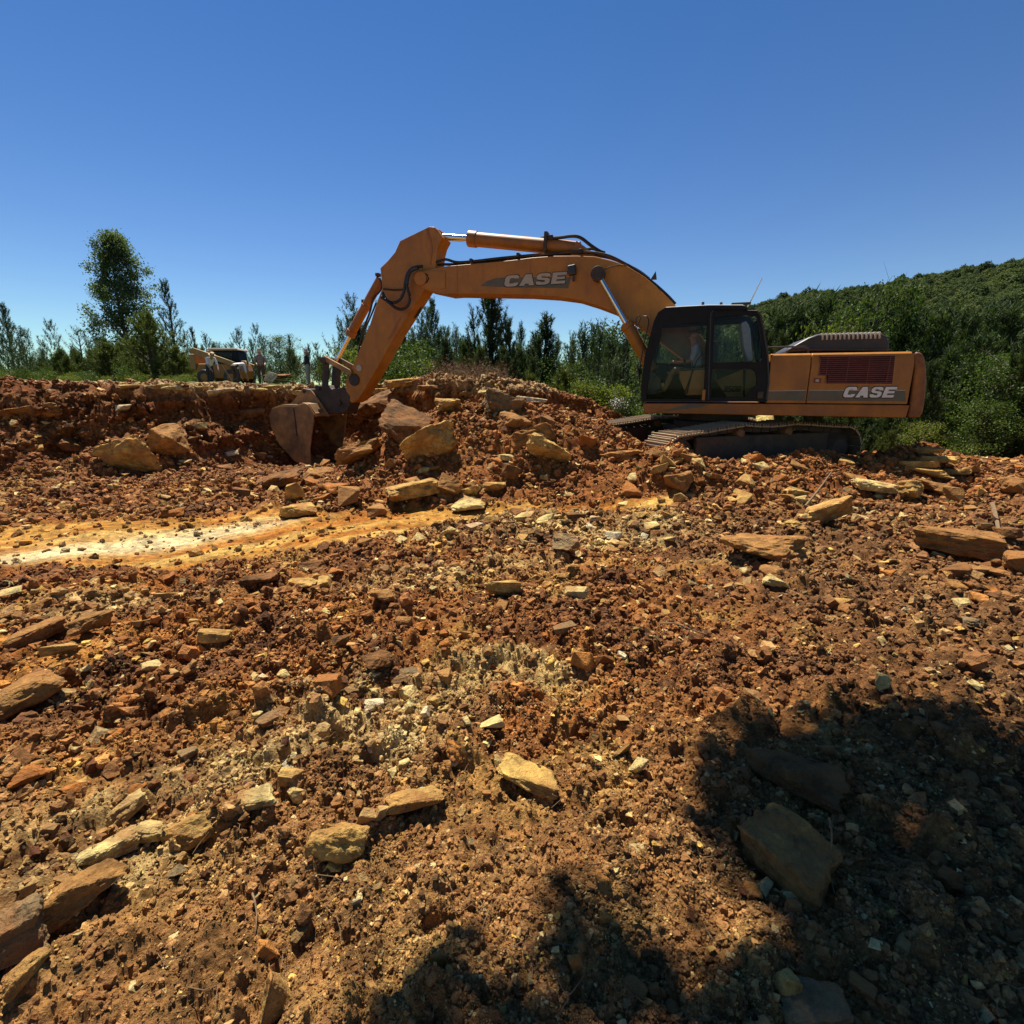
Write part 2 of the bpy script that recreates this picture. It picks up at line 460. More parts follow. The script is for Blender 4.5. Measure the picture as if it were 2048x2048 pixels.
def fine(x, y):
    g = rough_mask(x, y); r = np.hypot(x, y)
    z = 0; wa = fbm(x, y, 11, 3, 71); wb = fbm(x, y, 11, 3, 81)
    for f, a, thr, s in ((3.2, .085, .45, 51), (7.5, .058, .38, 52), (16, .030, .33, 53), (34, .013, .3, 54)):
        if f > 30: k_ = 1 - sm(2.6, 4.5, r)
        elif f > 12: k_ = 1 - sm(7, 11, r)
        else: k_ = 1.
        z = z + a * 1.15 * k_ * bumps(x + .25/f*wa, y + .25/f*wb, f, s, thr)
    hol, hi_ = worley(x, y, 2.3, 77)
    z = z - .06 * np.clip(1 - (3.0 * hol)**2, 0, 1) * (hi_ > .55)
    z = z + .018 * fbm(x, y, 9, 4, 60)
    return z * g * (1 - sm(16, 30, r)) + .006 * fbm(x, y * 2.5, 6, 3, 61) * (1 - g)

def height(x, y):
    return coarse(x, y) + fine(x, y)

def hz(x, y):
    return float(coarse(np.array([x]), np.array([y]))[0])

def hit(px, py, tmin=.6, tmax=40):
    """where the pixel's ray meets the ground"""
    q = ray(px, py); q = q / np.linalg.norm(q)
    t = np.concatenate([np.arange(tmin, 6, .02), np.arange(6, tmax, .04)])
    X = q[0] * t; Y = q[1] * t; Z = EYE + q[2] * t
    d = Z - coarse(X, Y)
    k = np.argmax(d < 0) if (d < 0).any() else len(t) - 1
    return Vector((X[k], Y[k], Z[k])), t[k]

def ell(x, y, cx, cy, rx, ry, rot=0, w=.35):
    c, s = math.cos(rot), math.sin(rot); u = (x-cx)*c + (y-cy)*s; v = -(x-cx)*s + (y-cy)*c
    return 1 - sm(1 - w, 1 + w, np.hypot(u / rx, v / ry))

def soil_color(x, y, z):
    n1 = fbm(x, y, .7, 4, 101); n2 = fbm(x, y, 2.4, 4, 102); n3 = fbm(x, y, 8, 3, 103)
    def c(*a): return np.array(a)[None, :]
    X = lambda m: np.clip(m, 0, 1)[:, None]
    col = np.repeat(c(.285, .115, .034), len(x), 0)
    col = col + (c(.33, .115, .026) - col) * X(.75 * sm(.0, .45, n1) * (x < 1.5) + .55*sm(.2, .5, n2) * (x < 2))
    col = col + (c(.40, .225, .062) - col) * X(.85 * sm(.12, .5, n2 + .35*n3))
    col = col + (c(.125, .050, .020) - col) * X(.85 * sm(.02, .45, -n2 + .25*n1))
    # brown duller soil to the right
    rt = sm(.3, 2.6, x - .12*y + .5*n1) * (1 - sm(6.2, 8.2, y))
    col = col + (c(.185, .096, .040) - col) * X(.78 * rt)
    # nearest soil: yellowish brown
    nr = 1 - sm(1.5, 2.9, y + .3*n1)
    col = col + (c(.33, .19, .070) - col) * X(.62 * nr)
    # left mid ground orange red
    lf = ell(x, y, -2.6, 3.3, 1.9, 1.3, .2)
    col = col + (c(.37, .145, .030) - col) * X(.6 * lf * sm(-.3, .4, n2))
    # pale rubble patches
    pale = np.maximum.reduce([ell(x, y, -.75, 2.55, .62, .42, .3), ell(x, y, -1.55, 1.95, .55, .22, .6), ell(x, y, -1.75, 1.6, .38, .3, .2),
        .8*ell(x, y, -3.3, 3.9, .9, .25, .15), .75*ell(x, y, .05, 2.95, .5, .22, .1), .8*ell(x, y, .75, 6.3, 1.6, .75, .05), .55*ell(x, y, -.6, 4.7, 1.5, .3, .35), .6*ell(x,y,2.6,5.2,.8,.2,.1)])
    col = col + (c(.52, .39, .165) - col) * X(pale * (.55 + .75 * n2 + .45*n3))
    # slab of yellow bedrock with white streaks
    sl = slab_mask(x, y)
    u = x * math.cos(.62) + y * math.sin(.62); v = -x * math.sin(.62) + y * math.cos(.62)
    st = fbm(u * .35, v * 4.2, 1.0, 5, 120)
    oc = np.repeat(c(.37, .185, .038), len(x), 0)
    oc = oc + (c(.50, .32, .09) - oc) * X(.8*sm(.05, .42, st)) + (c(.32, .12, .02) - oc) * X(sm(.02, .4, -st + .4*n2))
    wh = np.exp(-((v - 7.35 - .10*np.sin(u)) / .34) ** 2) * sm(-2.6, -1.4, u) * (1 - sm(1.1, 1.9, u)) * (x < -2.8)
    oc = oc + (c(.58, .47, .26) - oc) * X(.9 * wh * (.7 + 1.6*st))
    col = col + (oc - col) * X(sl)
    # bank: darker red brown earth; pile: orange earth
    bk = sm(8.8, 10.6, y + .4*n1) * (x < -3.2) * 1.0
    col = col + (c(.185, .064, .022) - col) * X(bk * .85)
    pl = ((y > 7.8) & (x > -3.6) & (x < 9)) * 1.0
    col = col + (c(.27, .098, .027) - col) * X(pl * .75)
    band = sm(.2, .5, np.sin(z * 9 + 2.2*n1)) * bk
    col = col + (c(.30, .15, .055) - col) * X(.45 * band)
    # plateau: trampled pale stone dust, then vegetation-coloured earth
    pt = sm(1.55, 1.8, z) * sm(12, 13.5, y) * (x < 2.5)
    col = col + (c(.50, .36, .18) - col) * X(pt * (.65 + .6*n2))
    far = sm(19, 24, np.hypot(x, y))
    col = col + (c(.10, .10, .035) - col) * X(far)
    col = col * (1 + .42 * n3[:, None])
    dk = 1 - .12 * (1 - sl)
    return np.clip(col * dk[:, None], .01, .9)

def build_ground():
    th = np.concatenate([np.linspace(-180, -62, 60, endpoint=False), np.linspace(-62, 62, 830), np.linspace(62, 180, 60)[1:-1]])
    th = np.radians(th)
    r = np.concatenate([[.02, .2, .4, .6, .75], np.geomspace(.9, 8.6, 500), np.geomspace(8.6, 17.2, 360)[1:], np.geomspace(17.2, 4000, 75)[1:]])
    A, Q = np.meshgrid(th, r, indexing='xy')
    x = (Q * np.sin(A)).ravel(); y = (Q * np.cos(A)).ravel()
    z = height(x, y)
    # ragged sideways relief on the steep earth faces
    t = (y - np.interp(x, BX, YB)) / (np.interp(x, BX, YC) - np.interp(x, BX, YB))
    fm = np.clip(1.3 - np.abs(t - .7) / .5, 0, 1) * (1 - sm(3, 5.5, x)) * sm(.25, .6, z)
    dl, di = worley(x*.9, z*1.5, 2.1, 301); d2, i2 = worley(x, z*1.4, 5.2, 303)
    d3, i3 = worley(x, z*1.3, 11., 307)
    push = -.08*i3*np.clip(1-1.3*d3, 0, 1) + .42*fbm(x, z*1.6, 1.3, 4, 305) - .34*di*np.clip(1-1.3*dl, 0, 1) - .20*i2*np.clip(1-1.3*d2, 0, 1)
    rr = np.hypot(x, y) + 1e-6
    x2 = x + fm*(push*x/rr + .18*fbm(x, z*2, 2.5, 3, 309)); y2 = y + fm*push*y/rr
    V = np.stack([x2, y2, z + fm*.05*fbm(x, z*3, 4, 3, 311)], 1)
    nr, na = Q.shape
    i = np.arange(nr - 1)[:, None] * na; j = np.arange(na)[None, :]; k = (j + 1) % na
    F = np.stack([i + j, i + k, i + na + k, i + na + j], -1).reshape(-1, 4)[:, ::-1]
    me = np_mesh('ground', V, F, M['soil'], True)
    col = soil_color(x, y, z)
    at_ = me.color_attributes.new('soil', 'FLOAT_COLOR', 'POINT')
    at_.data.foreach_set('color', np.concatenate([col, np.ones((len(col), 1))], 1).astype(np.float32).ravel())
    o = link(bpy.data.objects.new('ground', me)); tag(o, kind='structure')
    return dict(V=V, col=col)

def soil_mat():
    m, n, p, out = new_mat('quarry_soil')
    a = N(n, 'ShaderNodeAttribute', attribute_name='soil'); tc = N(n, 'ShaderNodeTexCoord'); vec = tc.outputs['Object']
    t1 = noise_tex(n, vec, 14, 8, .62); t2 = noise_tex(n, vec, 75, 6, .65); t3 = noise_tex(n, vec, 3.1, 5, .6)
    f1 = ramp(n, t1.outputs['Fac'], [(.26, (.36,)*3), (.5, (1.02,)*3), (.74, (1.75, 1.68, 1.48))]).outputs[0]
    f2 = ramp(n, t2.outputs['Fac'], [(.3, (.6,)*3), (.7, (1.35,)*3)]).outputs[0]
    c = mixc(n, 1.0, a.outputs['Color'], f1, 'MULTIPLY'); c = mixc(n, 1.0, c, f2, 'MULTIPLY')
    t4 = noise_tex(n, vec, 1.1, 4, .6)
    f4 = ramp(n, t4.outputs['Fac'], [(.35, (.82, .78, .74)), (.65, (1.14, 1.12, 1.08))]).outputs[0]
    c = mixc(n, 1.0, c, f4, 'MULTIPLY')
    n.links.new(c, p.inputs['Base Color']); p.inputs['Roughness'].default_value = .95; p.inputs['Specular IOR Level'].default_value = .12
    ad = N(n, 'ShaderNodeMath', operation='MULTIPLY_ADD'); ad.inputs[1].default_value = .45
    n.links.new(t2.outputs['Fac'], ad.inputs[0]); n.links.new(t1.outputs['Fac'], ad.inputs[2])
    bump(n, p, ad.outputs[0], 1.0, .042)
    return m
M['soil'] = soil_mat()
GROUND = build_ground()

# ------------------------------------------------------------------ wooded hill far right
def skyline():
    pts = [(1000, 790), (1100, 745), (1180, 705), (1260, 668), (1400, 630), (1500, 604), (1640, 574), (1760, 562), (1900, 538), (1990, 522), (2048, 516), (2300, 470), (2700, 440)]
    P = [at(px, py, 300) for px, py in pts]
    return [p.x for p in P], [p.z - 11.5 for p in P]
SKX, SKZ = skyline()
def hill_z(x, y):
    prof = np.interp(y, [40, 80, 130, 200, 270, 300, 340, 600], [0, .05, .26, .64, .95, 1.0, .97, .5])
    s = np.interp(x * 300 / np.maximum(y, 60), SKX, SKZ)
    return -7.5 + (s + 7.5) * prof + 1.5 * fbm(x, y, .03, 3, 201) * prof
def build_hill():
    xs = np.linspace(-60, 620, 120); ys = np.concatenate([np.linspace(45, 310, 60), np.linspace(320, 620, 16)])
    X, Y = np.meshgrid(xs, ys); x = X.ravel(); y = Y.ravel()
    V = np.stack([x, y, hill_z(x, y)], 1); na = len(xs)
    i = np.arange(len(ys)-1)[:, None]*na; j = np.arange(na-1)[None, :]
    F = np.stack([i+j, i+j+1, i+na+j+1, i+na+j], -1).reshape(-1, 4)
    me = np_mesh('hill', V, F, simple('forest_floor', (.035, .045, .018), .95, 0, .4, .05, None, bmp=0), True)
    tag(link(bpy.data.objects.new('hill', me)), kind='structure')
build_hill()
# ================================================================== excavator
def ex(px, py, ly):
    q = ray(px, py)
    A = np.array([q[:2], [-EXD.x, -EXD.y]]).T
    t, lx = np.linalg.solve(A, np.array(EXC + ly * EXN))
    return (float(lx), float(EYE + q[2] * t))
def zA(u, v): return (1200 + u * .3623, 540 + v * .3623)
def zB(u, v): return (500 + u * .28986, 420 + v * .28986)
def zC(u, v): return (820 + u * .28986, 430 + v * .28986)
def zD(u, v): return (1240 + u * .17598, 580 + v * .17598)
def loop(z, pts, ly): return [ex(*z(*p), ly) for p in pts]
def P3(z, u, v, ly):
    x, zz = ex(*z(u, v), ly); return Vector((x, ly, zz))

EXROT = math.atan2(EXD.y, EXD.x)
exc = empty('excavator', (EXC.x, EXC.y, 0), EXROT)
tag(exc, 'orange tracked excavator with black cab, its bucket lowered into the rubble pit', 'excavator')
SL = 1.45

# ---- blocky italic letters, drawn on a unit cell (width 1, height 1)
GLY = {
 'C': [[(1.0,.70),(.70,.70),(.66,.74),(.40,.74),(.34,.68),(.34,.32),(.40,.26),(.64,.26),(.68,.32),(1.0,.32),(.97,.14),(.82,0),(.22,0),(.06,.10),(0,.28),(0,.72),(.06,.90),(.22,1),(.82,1),(.97,.88)]],
 'A': [[(0,0),(.34,0),(.385,.16),(.385,.36),(.43,.36),(.5,.70),(.57,.36),(.64,.36),(.69,.16),(.385,.16),(.34,0),(.74,0),(1.05,0),(.72,1),(.30,1)]],
 'S': [[(.02,.30),(.34,.30),(.40,.22),(.62,.22),(.66,.27),(.66,.34),(.60,.39),(.20,.44),(.04,.56),(.02,.80),(.14,.95),(.28,1),(.74,1),(.92,.93),(.98,.70),(.66,.70),(.60,.78),(.40,.78),(.35,.74),(.35,.67),(.42,.62),(.82,.57),(.97,.44),(.99,.20),(.88,.05),(.74,0),(.24,0),(.08,.06)]],
 'E': [[(0,0),(.95,0),(.95,.24),(.34,.24),(.34,.39),(.88,.39),(.88,.61),(.34,.61),(.34,.76),(.95,.76),(.95,1),(0,1)]],
 '3': [[(0,0),(.9,.0),(1,.1),(1,.42),(.9,.5),(1,.58),(1,.9),(.9,1),(0,1),(0,.78),(.68,.78),(.68,.6),(.2,.6),(.2,.4),(.68,.4),(.68,.22),(0,.22)]],
 '5': [[(0,0),(.9,0),(1,.1),(1,.52),(.9,.62),(.32,.62),(.32,.78),(1,.78),(1,1),(0,1),(0,.42),(.68,.42),(.68,.22),(0,.22)]],
 '0': [[(.1,0),(.9,0),(1,.1),(1,.9),(.9,1),(.1,1),(0,.9),(0,.1),(.09,.02),(.32,.22),(.32,.78),(.68,.78),(.68,.22),(.31,.21)]],
 'B': [[(0,0),(.9,0),(1,.1),(1,.42),(.9,.5),(1,.58),(1,.9),(.9,1),(0,1),(0,.02),(.32,.22),(.32,.40),(.68,.40),(.68,.22),(.31,.21),(.31,.6),(.32,.78),(.68,.78),(.68,.6),(.01,.6)]],
}
GLY['A'] = [[(0,0),(.33,0),(.40,.17),(.64,.17),(.70,0),(1.04,0),(.72,1),(.30,1)]]
GLY['0'] = [[(.1,0),(.9,0),(1,.1),(1,.22),(0,.22),(0,.1)], [(0,.22),(.33,.22),(.33,.78),(0,.78)], [(.67,.22),(1,.22),(1,.78),(.67,.78)], [(0,.78),(1,.78),(1,.9),(.9,1),(.1,1),(0,.9)]]
GLY['B'] = [[(0,0),(.33,0),(.33,1),(0,1)], [(.33,0),(.9,0),(1,.1),(1,.22),(.33,.22)], [(.67,.22),(1,.22),(1,.4),(.67,.4)], [(.33,.4),(1,.4),(.93,.5),(1,.6),(.33,.6)], [(.67,.6),(1,.6),(1,.78),(.67,.78)], [(.33,.78),(1,.78),(1,.9),(.9,1),(.33,1)]]

def word(txt, quad, y, thick, name, mat, parent, grow=0.0, shear=.22, gap=.10):
    """letters on the left side of the machine; quad = (xl, zl_bottom, xr, height): xl is the left end seen from the camera"""
    xl, zb, xr, h = quad; n = len(txt); cell = (xl - xr) / (n + gap * (n - 1) + shear * h / abs(xl - xr) * n * .9)
    mb = MB(); A_hole = []
    for k, ch in enumerate(txt):
        for poly in GLY[ch]:
            c = [(u, v) for u, v in poly]
            cx = sum(u for u, v in c)/len(c); cz = sum(v for u, v in c)/len(c)
            pts = []
            for u, v in c:
                if grow: u = u + grow * (1 if u > .5 else -1) * .8; v = v + grow * (1 if v > .5 else -1) * 1.4
                pts.append((xl - cell * (k * (1 + gap) + u) - shear * h * v, zb + h * v))
            mb.prism(pts, y, y + thick)
    return mb.build(name, mat, parent)

# ---- slewing deck, hood, counterweight
deck_l = loop(zA, [(235,735),(245,790),(870,802),(1690,816),(1712,745),(870,737)], SL)
deck = MB().prism(deck_l, SL, -SL).build('deck', M['paint_old'], exc, .02)
# decal flash on the deck side
fl = loop(zA, [(330,783),(480,742),(600,741),(560,757)], SL + .004)
MB().prism(fl, SL + .001, SL + .004).build('deck_stripe', M['stripe'], deck)
hx0, hx1, hxm = ex(*zA(932, 600), SL)[0], ex(*zA(1722, 600), SL)[0], ex(*zA(1155, 600), SL)[0]
ztop = 2.40; zbev = 2.17; zbot = ex(*zA(1200, 740), SL)[1] + .012
def hood_panel(x0, x1, name, bev=.012):
    sec = [(SL, zbot), (SL, zbev), (SL - .055, ztop - .03), (SL - .10, ztop), (SL - .5, ztop), (SL - .5, zbot)]
    v = [(x, a, b) for x in (x0, x1) for a, b in sec]; n = len(sec)
    f = [tuple(range(n)), tuple(range(2*n-1, n-1, -1))] + [(i, (i+1) % n, (i+1) % n + n, i + n) for i in range(n)]
    return MB().add(v, f).build(name, M['paint'], exc, bev)
front_door = hood_panel(hx0, hxm + .006, 'hood_door')
rear_door = hood_panel(hxm - .006, hx1, 'hood_door')
MB().box(((hx0+hx1)/2, -.25, (zbot+ztop)/2 - .02), (abs(hx1-hx0) - .02, 2.38, ztop-zbot-.03)).build('engine_bay', M['paint_old'], exc, .03)
# side band and lettering
zl0, zl1 = ex(*zA(1300, 722), SL)[1], ex(*zA(1300, 666), SL)[1]
xr_ = ex(*zA(1690, 700), SL)[0]
MB().prism([(hx0-.01, zl0), (hx0-.01, zl1-.015), (hxm+.02, zl1), (hxm+.02, zl0)], SL+.001, SL+.004).build('side_stripe', M['stripe'], front_door)
MB().prism([(hxm-.02, zl0), (hxm-.02, zl1), (xr_+.03, zl1), (xr_, zl0)], SL+.001, SL+.004).build('side_stripe', M['stripe'], rear_door)
MB().prism([(hx0-.01, zl1-.015), (hx0-.01, zl1-.003), (hxm+.02, zl1+.012), (hxm+.02, zl1)], SL+.001, SL+.005).build('pin_stripe', M['lgrey'], front_door)
MB().prism([(hxm-.02, zl1), (hxm-.02, zl1+.012), (xr_+.03, zl1+.012), (xr_+.03, zl1)], SL+.001, SL+.005).build('pin_stripe', M['lgrey'], rear_door)
cxl, czb = ex(*zA(1336, 703), SL); cxr, czt = ex(*zA(1642, 645), SL)
word('CASE', (cxl, czb, cxr, czt - czb), SL + .006, .004, 'lettering_outline', M['frame'], rear_door, grow=.05)
word('CASE', (cxl, czb, cxr, czt - czb), SL + .011, .004, 'lettering', M['white'], rear_door)
# grille with slats
gl = loop(zA, [(1215,472),(1628,472),(1612,628),(1250,626),(1250,580),(1215,576)], SL)
gy = SL + .004
gr = MB().prism(gl, SL - .02, gy).build('grille_backing', M['frame'], rear_door)
gz1, gz0 = gl[0][1], gl[2][1]
ns = 14
for k in range(ns):
    zc = gz1 - (k + .5) * (gz1 - gz0) / ns
    xa = gl[0][0] if zc > gl[4][1] else gl[3][0]
    tb = (gz1 - zc) / (gz1 - gz0); xb = gl[1][0] + (gl[2][0] - gl[1][0]) * tb
    MB().box(((xa+xb)/2, gy + .008, zc), (abs(xa-xb) - .02, .016, .018), Matrix.Rotation(R(25), 3, 'X')).build('grille_slat', M['grille'], rear_door)
for u in (1250, 1365, 1480, 1590):
    x = ex(*zA(u, 550), SL)[0]
    MB().box((x, gy + .019, (gz0+gz1)/2), (.012, .006, gz1-gz0-.02)).build('grille_bar', M['grille'], rear_door)
hx, hz_ = ex(*zA(1200, 610), SL)
MB().box((hx, SL+.006, hz_), (.12, .012, .085)).build('latch_plate', M['grille'], rear_door, .006)
MB().box((hx+.005, SL+.016, hz_), (.055, .012, .05)).build('latch', M['lgrey'], rear_door, .006)
# counterweight
cw = loop(zA, [(1743,449),(1770,453),(1792,470),(1803,520),(1807,600),(1800,700),(1786,785),(1770,815),(1702,816),(1722,700),(1737,560)], SL)
MB().prism(cw, SL, -SL).build('counterweight', M['rust'], exc, .13, seg=4)
MB().prism(loop(zA, [(1722,450),(1745,450),(1738,560),(1724,700),(1704,812),(1690,812),(1712,700),(1722,560)], SL-.06), SL - .06, -SL+.06).build('counterweight_gap', M['frame'], exc)
# black engine cover with ribs
cy0, cy1 = .95, -.35
cv = loop(zA, [(1020,458),(1040,432),(1150,372),(1205,352),(1560,349),(1588,364),(1600,400),(1600,446)], cy0)
cover = MB().prism(cv, cy0, cy1).build('engine_cover', M['brownblack'], exc, .06, seg=3)
zt = ex(*zA(1400, 349), cy0)[1]
for k in range(14):
    x = ex(*zA(1232 + k * 24.2, 350), cy0)[0]
    MB().box((x, cy0 - .33, zt + .004), (.030, .62, .03)).box((x, cy0 + .001, zt - .055), (.030, .03, .10)).build('cover_rib', M['lgrey'], cover, .006)  # ribs coloured light grey for the sun glinting on their tops
MB().prism(loop(zA, [(1150,436),(1602,436),(1602,444),(1150,444)], cy0+.08), cy0 + .05, cy0 + .08).build('cover_trim', M['dark'], cover)
# hand rails on the hood, radio antenna
MB().tube([P3(zA,932,428,1.25), P3(zA,1030,424,1.25), P3(zA,1135,424,1.25), P3(zA,1150,436,1.25), P3(zA,1150,456,1.25)], .016, 8).build('handrail', M['dark'], exc, smooth=True)
MB().tube([P3(zA,815,205,1.0), P3(zA,895,45,1.0)], [.015, .009], 6).build('antenna', M['white'], exc, smooth=True)

# ---- cab
CY0, CY1 = SL + .01, .47
cab = empty('cab', (0, 0, 0), 0, exc)
outer = [(228,727),(226,640),(246,480),(298,280),(322,232),(360,208),(600,196),(790,196),(816,214),(862,222),(890,255),(910,340),(930,480),(936,620),(922,727)]
w_front = [(352,298),(590,288),(582,500),(572,712),(256,712),(258,650),(292,480)]
w_door = [(632,262),(645,250),(850,248),(866,260),(884,350),(896,492),(884,506),(622,512)]
w_low = [(612,548),(836,545),(858,560),(866,600),(862,638),(834,656),(806,700),(596,704)]
lo = loop(zA, outer, CY0)
def side_panel(y0, y1, name):
    return MB().plate([lo] + [loop(zA, h, CY0) for h in (w_front, w_door, w_low)], y0, y1).build(name, M['frame'], cab)
side_panel(CY0 - .07, CY0, 'side_frame')
MB().plate([lo, loop(zA, [(340,290),(866,262),(900,500),(622,512),(300,500)], CY0)], CY1, CY1 + .06).build('side_frame', M['frame'], cab)
def pane(pts, y, name='window_pane'):
    MB().prism(loop(zA, pts, CY0), y, y + .006).build(name, M['glass'], cab)
pane([(345,292),(596,282),(576,718),(250,718),(286,480)], CY0 - .05)
pane([(625,246),(860,242),(902,500),(618,516)], CY0 - .05)
pane([(600,542),(842,540),(872,600),(866,645),(812,708),(590,710)], CY0 - .05)
pane([(340,290),(866,262),(900,500),(622,512),(300,500)], CY1 + .03)
# door outline tube, roof, floor, rear and front frames
fr_in = [(598,716),(604,480),(612,240),(628,222),(866,226),(886,250),(905,340),(926,480),(931,620),(918,716)]
MB().tube([Vector((x, CY0 + .008, z)) for x, z in loop(zA, fr_in, CY0)], .017, 6).build('door_seal', M['black'], cab, smooth=True)
MB().prism(loop(zA, [(330,226),(366,205),(600,193),(790,193),(812,208),(812,222),(366,232)], CY0), CY0 - .02, CY1 + .0).build('roof', M['black'], cab, .03)
MB().prism(loop(zA, [(362,204),(600,191),(788,191),(800,197),(790,200),(600,199),(366,211)], CY0), CY0 - .0, CY1 + .03).build('roof_glare_plate', M['white'], cab, .012)  # thin white plate added for the glare along the sunlit roof edge
MB().prism(loop(zA, [(228,727),(228,712),(922,712),(922,727)], CY0), CY0 - .072, CY1 + .062).build('cab_floor', M['frame'], cab)
fx = [ex(*zA(u, v), CY0) for u, v in ((226,715),(226,640),(246,480),(298,280),(322,232))]
MB().strip(fx, CY0 - .072, CY0 - .14, .05).build('front_post', M['frame'], cab)
MB().strip(fx, CY1 + .062, CY1 + .13, .05).build('front_post', M['frame'], cab)
MB().strip([(a - .02, b) for a, b in fx], CY0 - .142, CY1 + .132, .006).build('windscreen', M['glass'], cab)
rx = [ex(*zA(u, v), CY0) for u, v in ((922,715),(934,620),(928,480),(908,340),(890,262))]
MB().strip(rx[:3], CY0 - .072, CY1 + .062, -.05).build('rear_panel', M['frame'], cab)
MB().strip(rx[2:], CY0 - .072, CY0 - .16, -.05).build('rear_post', M['frame'], cab)
MB().strip(rx[2:], CY1 + .062, CY1 + .14, -.05).build('rear_post', M['frame'], cab)
MB().strip([(a + .02, b) for a, b in rx[2:]], CY0 - .162, CY1 + .142, .006).build('rear_window', M['glass'], cab)
# wide centre post and small roof lamps
MB().prism(loop(zA, [(596,240),(628,236),(612,712),(574,712),(584,500)], CY0), CY0 + .001, CY0 + .02).build('centre_post', M['frame'], cab, .006)
for u, v in ((568, 190), (668, 192)):
    p = P3(zA, u, v, 1.1); MB().box(p + Vector((0, 0, .01)), (.05, .05, .07)).build('roof_knob', M['black'], cab, .01)
p = P3(zA, 778, 186, 1.1); MB().box(p, (.34, .12, .035)).build('work_lamp_bar', M['black'], cab, .01)
# warning tag, handle, latch block, grab rail
x, z = ex(*zA(572, 690), CY0 + .02); MB().box((x, CY0 + .028, z), (.055, .012, .20)).build('reflector', M['paint'], cab)
MB().tube([P3(zA,478,682,CY0-.10), P3(zA,510,560,CY0-.10), P3(zA,535,500,CY0-.10), P3(zA,560,468,CY0-.10), P3(zA,590,462,CY0-.10)], .013, 6).build('grab_rail', M['black'], cab, smooth=True)
x, z = ex(*zA(885, 690), CY0 + .01); MB().box((x, CY0 + .02, z), (.10, .03, .13)).build('door_catch', M['dark'], cab, .01)
# mirror on its bracket ahead of the cab
m0 = P3(zA, 214, 690, 1.30)
MB().tube([P3(zA,218,640,1.25), P3(zA,222,520,1.25), P3(zA,244,400,1.25), P3(zA,268,300,1.25), P3(zA,268,272,1.25), P3(zA,256,254,1.25), P3(zA,210,252,1.25), P3(zA,199,272,1.25), P3(zA,200,330,1.25), P3(zA,226,262,1.25)], .012, 6).build('mirror_bracket', M['dark'], cab, smooth=True)
MB().tube([P3(zA,218,560,1.25), P3(zA,226,480,1.25), P3(zA,262,470,1.25)], .010, 6).build('mirror_arm', M['dark'], cab, smooth=True)
p = P3(zA, 212, 560, 1.25); MB().box(p, (.03, .17, .30), Matrix.Rotation(R(12), 3, 'Y')).build('mirror', M['black'], cab, .012)
for v0 in (560, 600, 640, 670):
    p = P3(zA, 206, v0, 1.15); MB().box(p, (.03, .10, .04)).build('mirror_bolt', M['dark'], cab)
# interior: seat, consoles, levers, panel with model number, strap
sy = .93
def blk(pts, y0, y1, name, mat, bev=.02): return MB().prism(loop(zA, pts, sy), y0, y1).build(name, mat, cab, bev)
blk([(470,545),(600,540),(640,570),(640,620),(480,620)], sy + .24, sy - .24, 'seat', M['seat'], .04)
blk([(592,560),(640,560),(650,420),(640,400),(600,402)], sy + .22, sy - .22, 'backrest', M['seat'], .04)
blk([(768,300),(800,285),(822,330),(836,500),(812,508),(786,440)], sy + .2, sy - .2, 'rear_seat_cover', M['shirt_blue'], .03)
blk([(436,560),(580,548),(590,690),(474,690),(436,600)], sy + .40, sy + .28, 'side_console', M['tanpanel'], .02)
blk([(440,545),(640,535),(640,560),(440,560)], sy + .40, sy + .25, 'arm_rest', M['black'], .02)
blk([(255,560),(300,560),(335,600),(340,690),(250,690)], sy + .10, sy - .25, 'front_console', M['black'], .02)
MB().tube([P3(zA,275,655,sy+.1), P3(zA,300,600,sy+.1), P3(zA,325,525,sy+.1)], [.012,.012,.02], 6).build('control_lever', M['black'], cab, smooth=True)
MB().tube([P3(zA,468,560,sy+.30), P3(zA,470,520,sy+.30), P3(zA,466,495,sy+.30)], [.02,.014,.03], 8).build('control_lever', M['black'], cab, smooth=True)
p = P3(zA, 405, 567, sy); MB().box(p, (.24, .12, .03)).build('orange_strap', M['red'], cab)
p = P3(zA, 348, 640, sy); MB().box(p, (.06, .02, .12), Matrix.Rotation(R(20), 3, 'Y')).build('yellow_tag', M['yellow'], cab)
MB().tube([P3(zA,462,690,CY0-.12), P3(zA,520,540,CY0-.12)], .012, 6).build('door_stay', M['black'], cab, smooth=True)
pn = MB().prism(loop(zA, [(640,610),(790,548),(866,548),(866,700),(700,700)], .56), .54, .56).build('inner_panel', M['tanpanel'], cab)
MB().prism(loop(zA, [(790,546),(803,546),(800,700),(788,700)], .565), .56, .575).build('panel_post', M['frame'], cab)
tx0, tz0 = ex(*zA(676, 672), .57); tx1, tz1 = ex(*zA(782, 640), .57)
word('350B', (tx0, tz0, tx1, tz1 - tz0), .562, .004, 'model_number', M['frame'], pn)

# ---- boom, arm, bucket
BW, AW, KW = .34, .25, .75
boom_px = [zC(20,430), zC(34,398), zC(60,385), zC(170,366), zC(265,351), zC(430,336), zC(700,311), zC(850,292), zC(1000,281), zC(1150,280), zC(1280,286), zC(1400,316), zC(1500,352), zC(1620,426), zC(1720,511), zC(1840,632), (1400,668), (1432,716), (1440,744), (1424,768), (1398,762), (1367,719), (1314,679), zC(1560,752), zC(1500,712), zC(1400,665), zC(1280,620), zC(1150,580), zC(1000,560), zC(800,548), zC(300,541), zC(240,546), zC(100,516), zC(48,478)]
boom = MB().prism([ex(*p, BW) for p in boom_px], BW, -BW).build('boom', M['paint'], exc, .018)
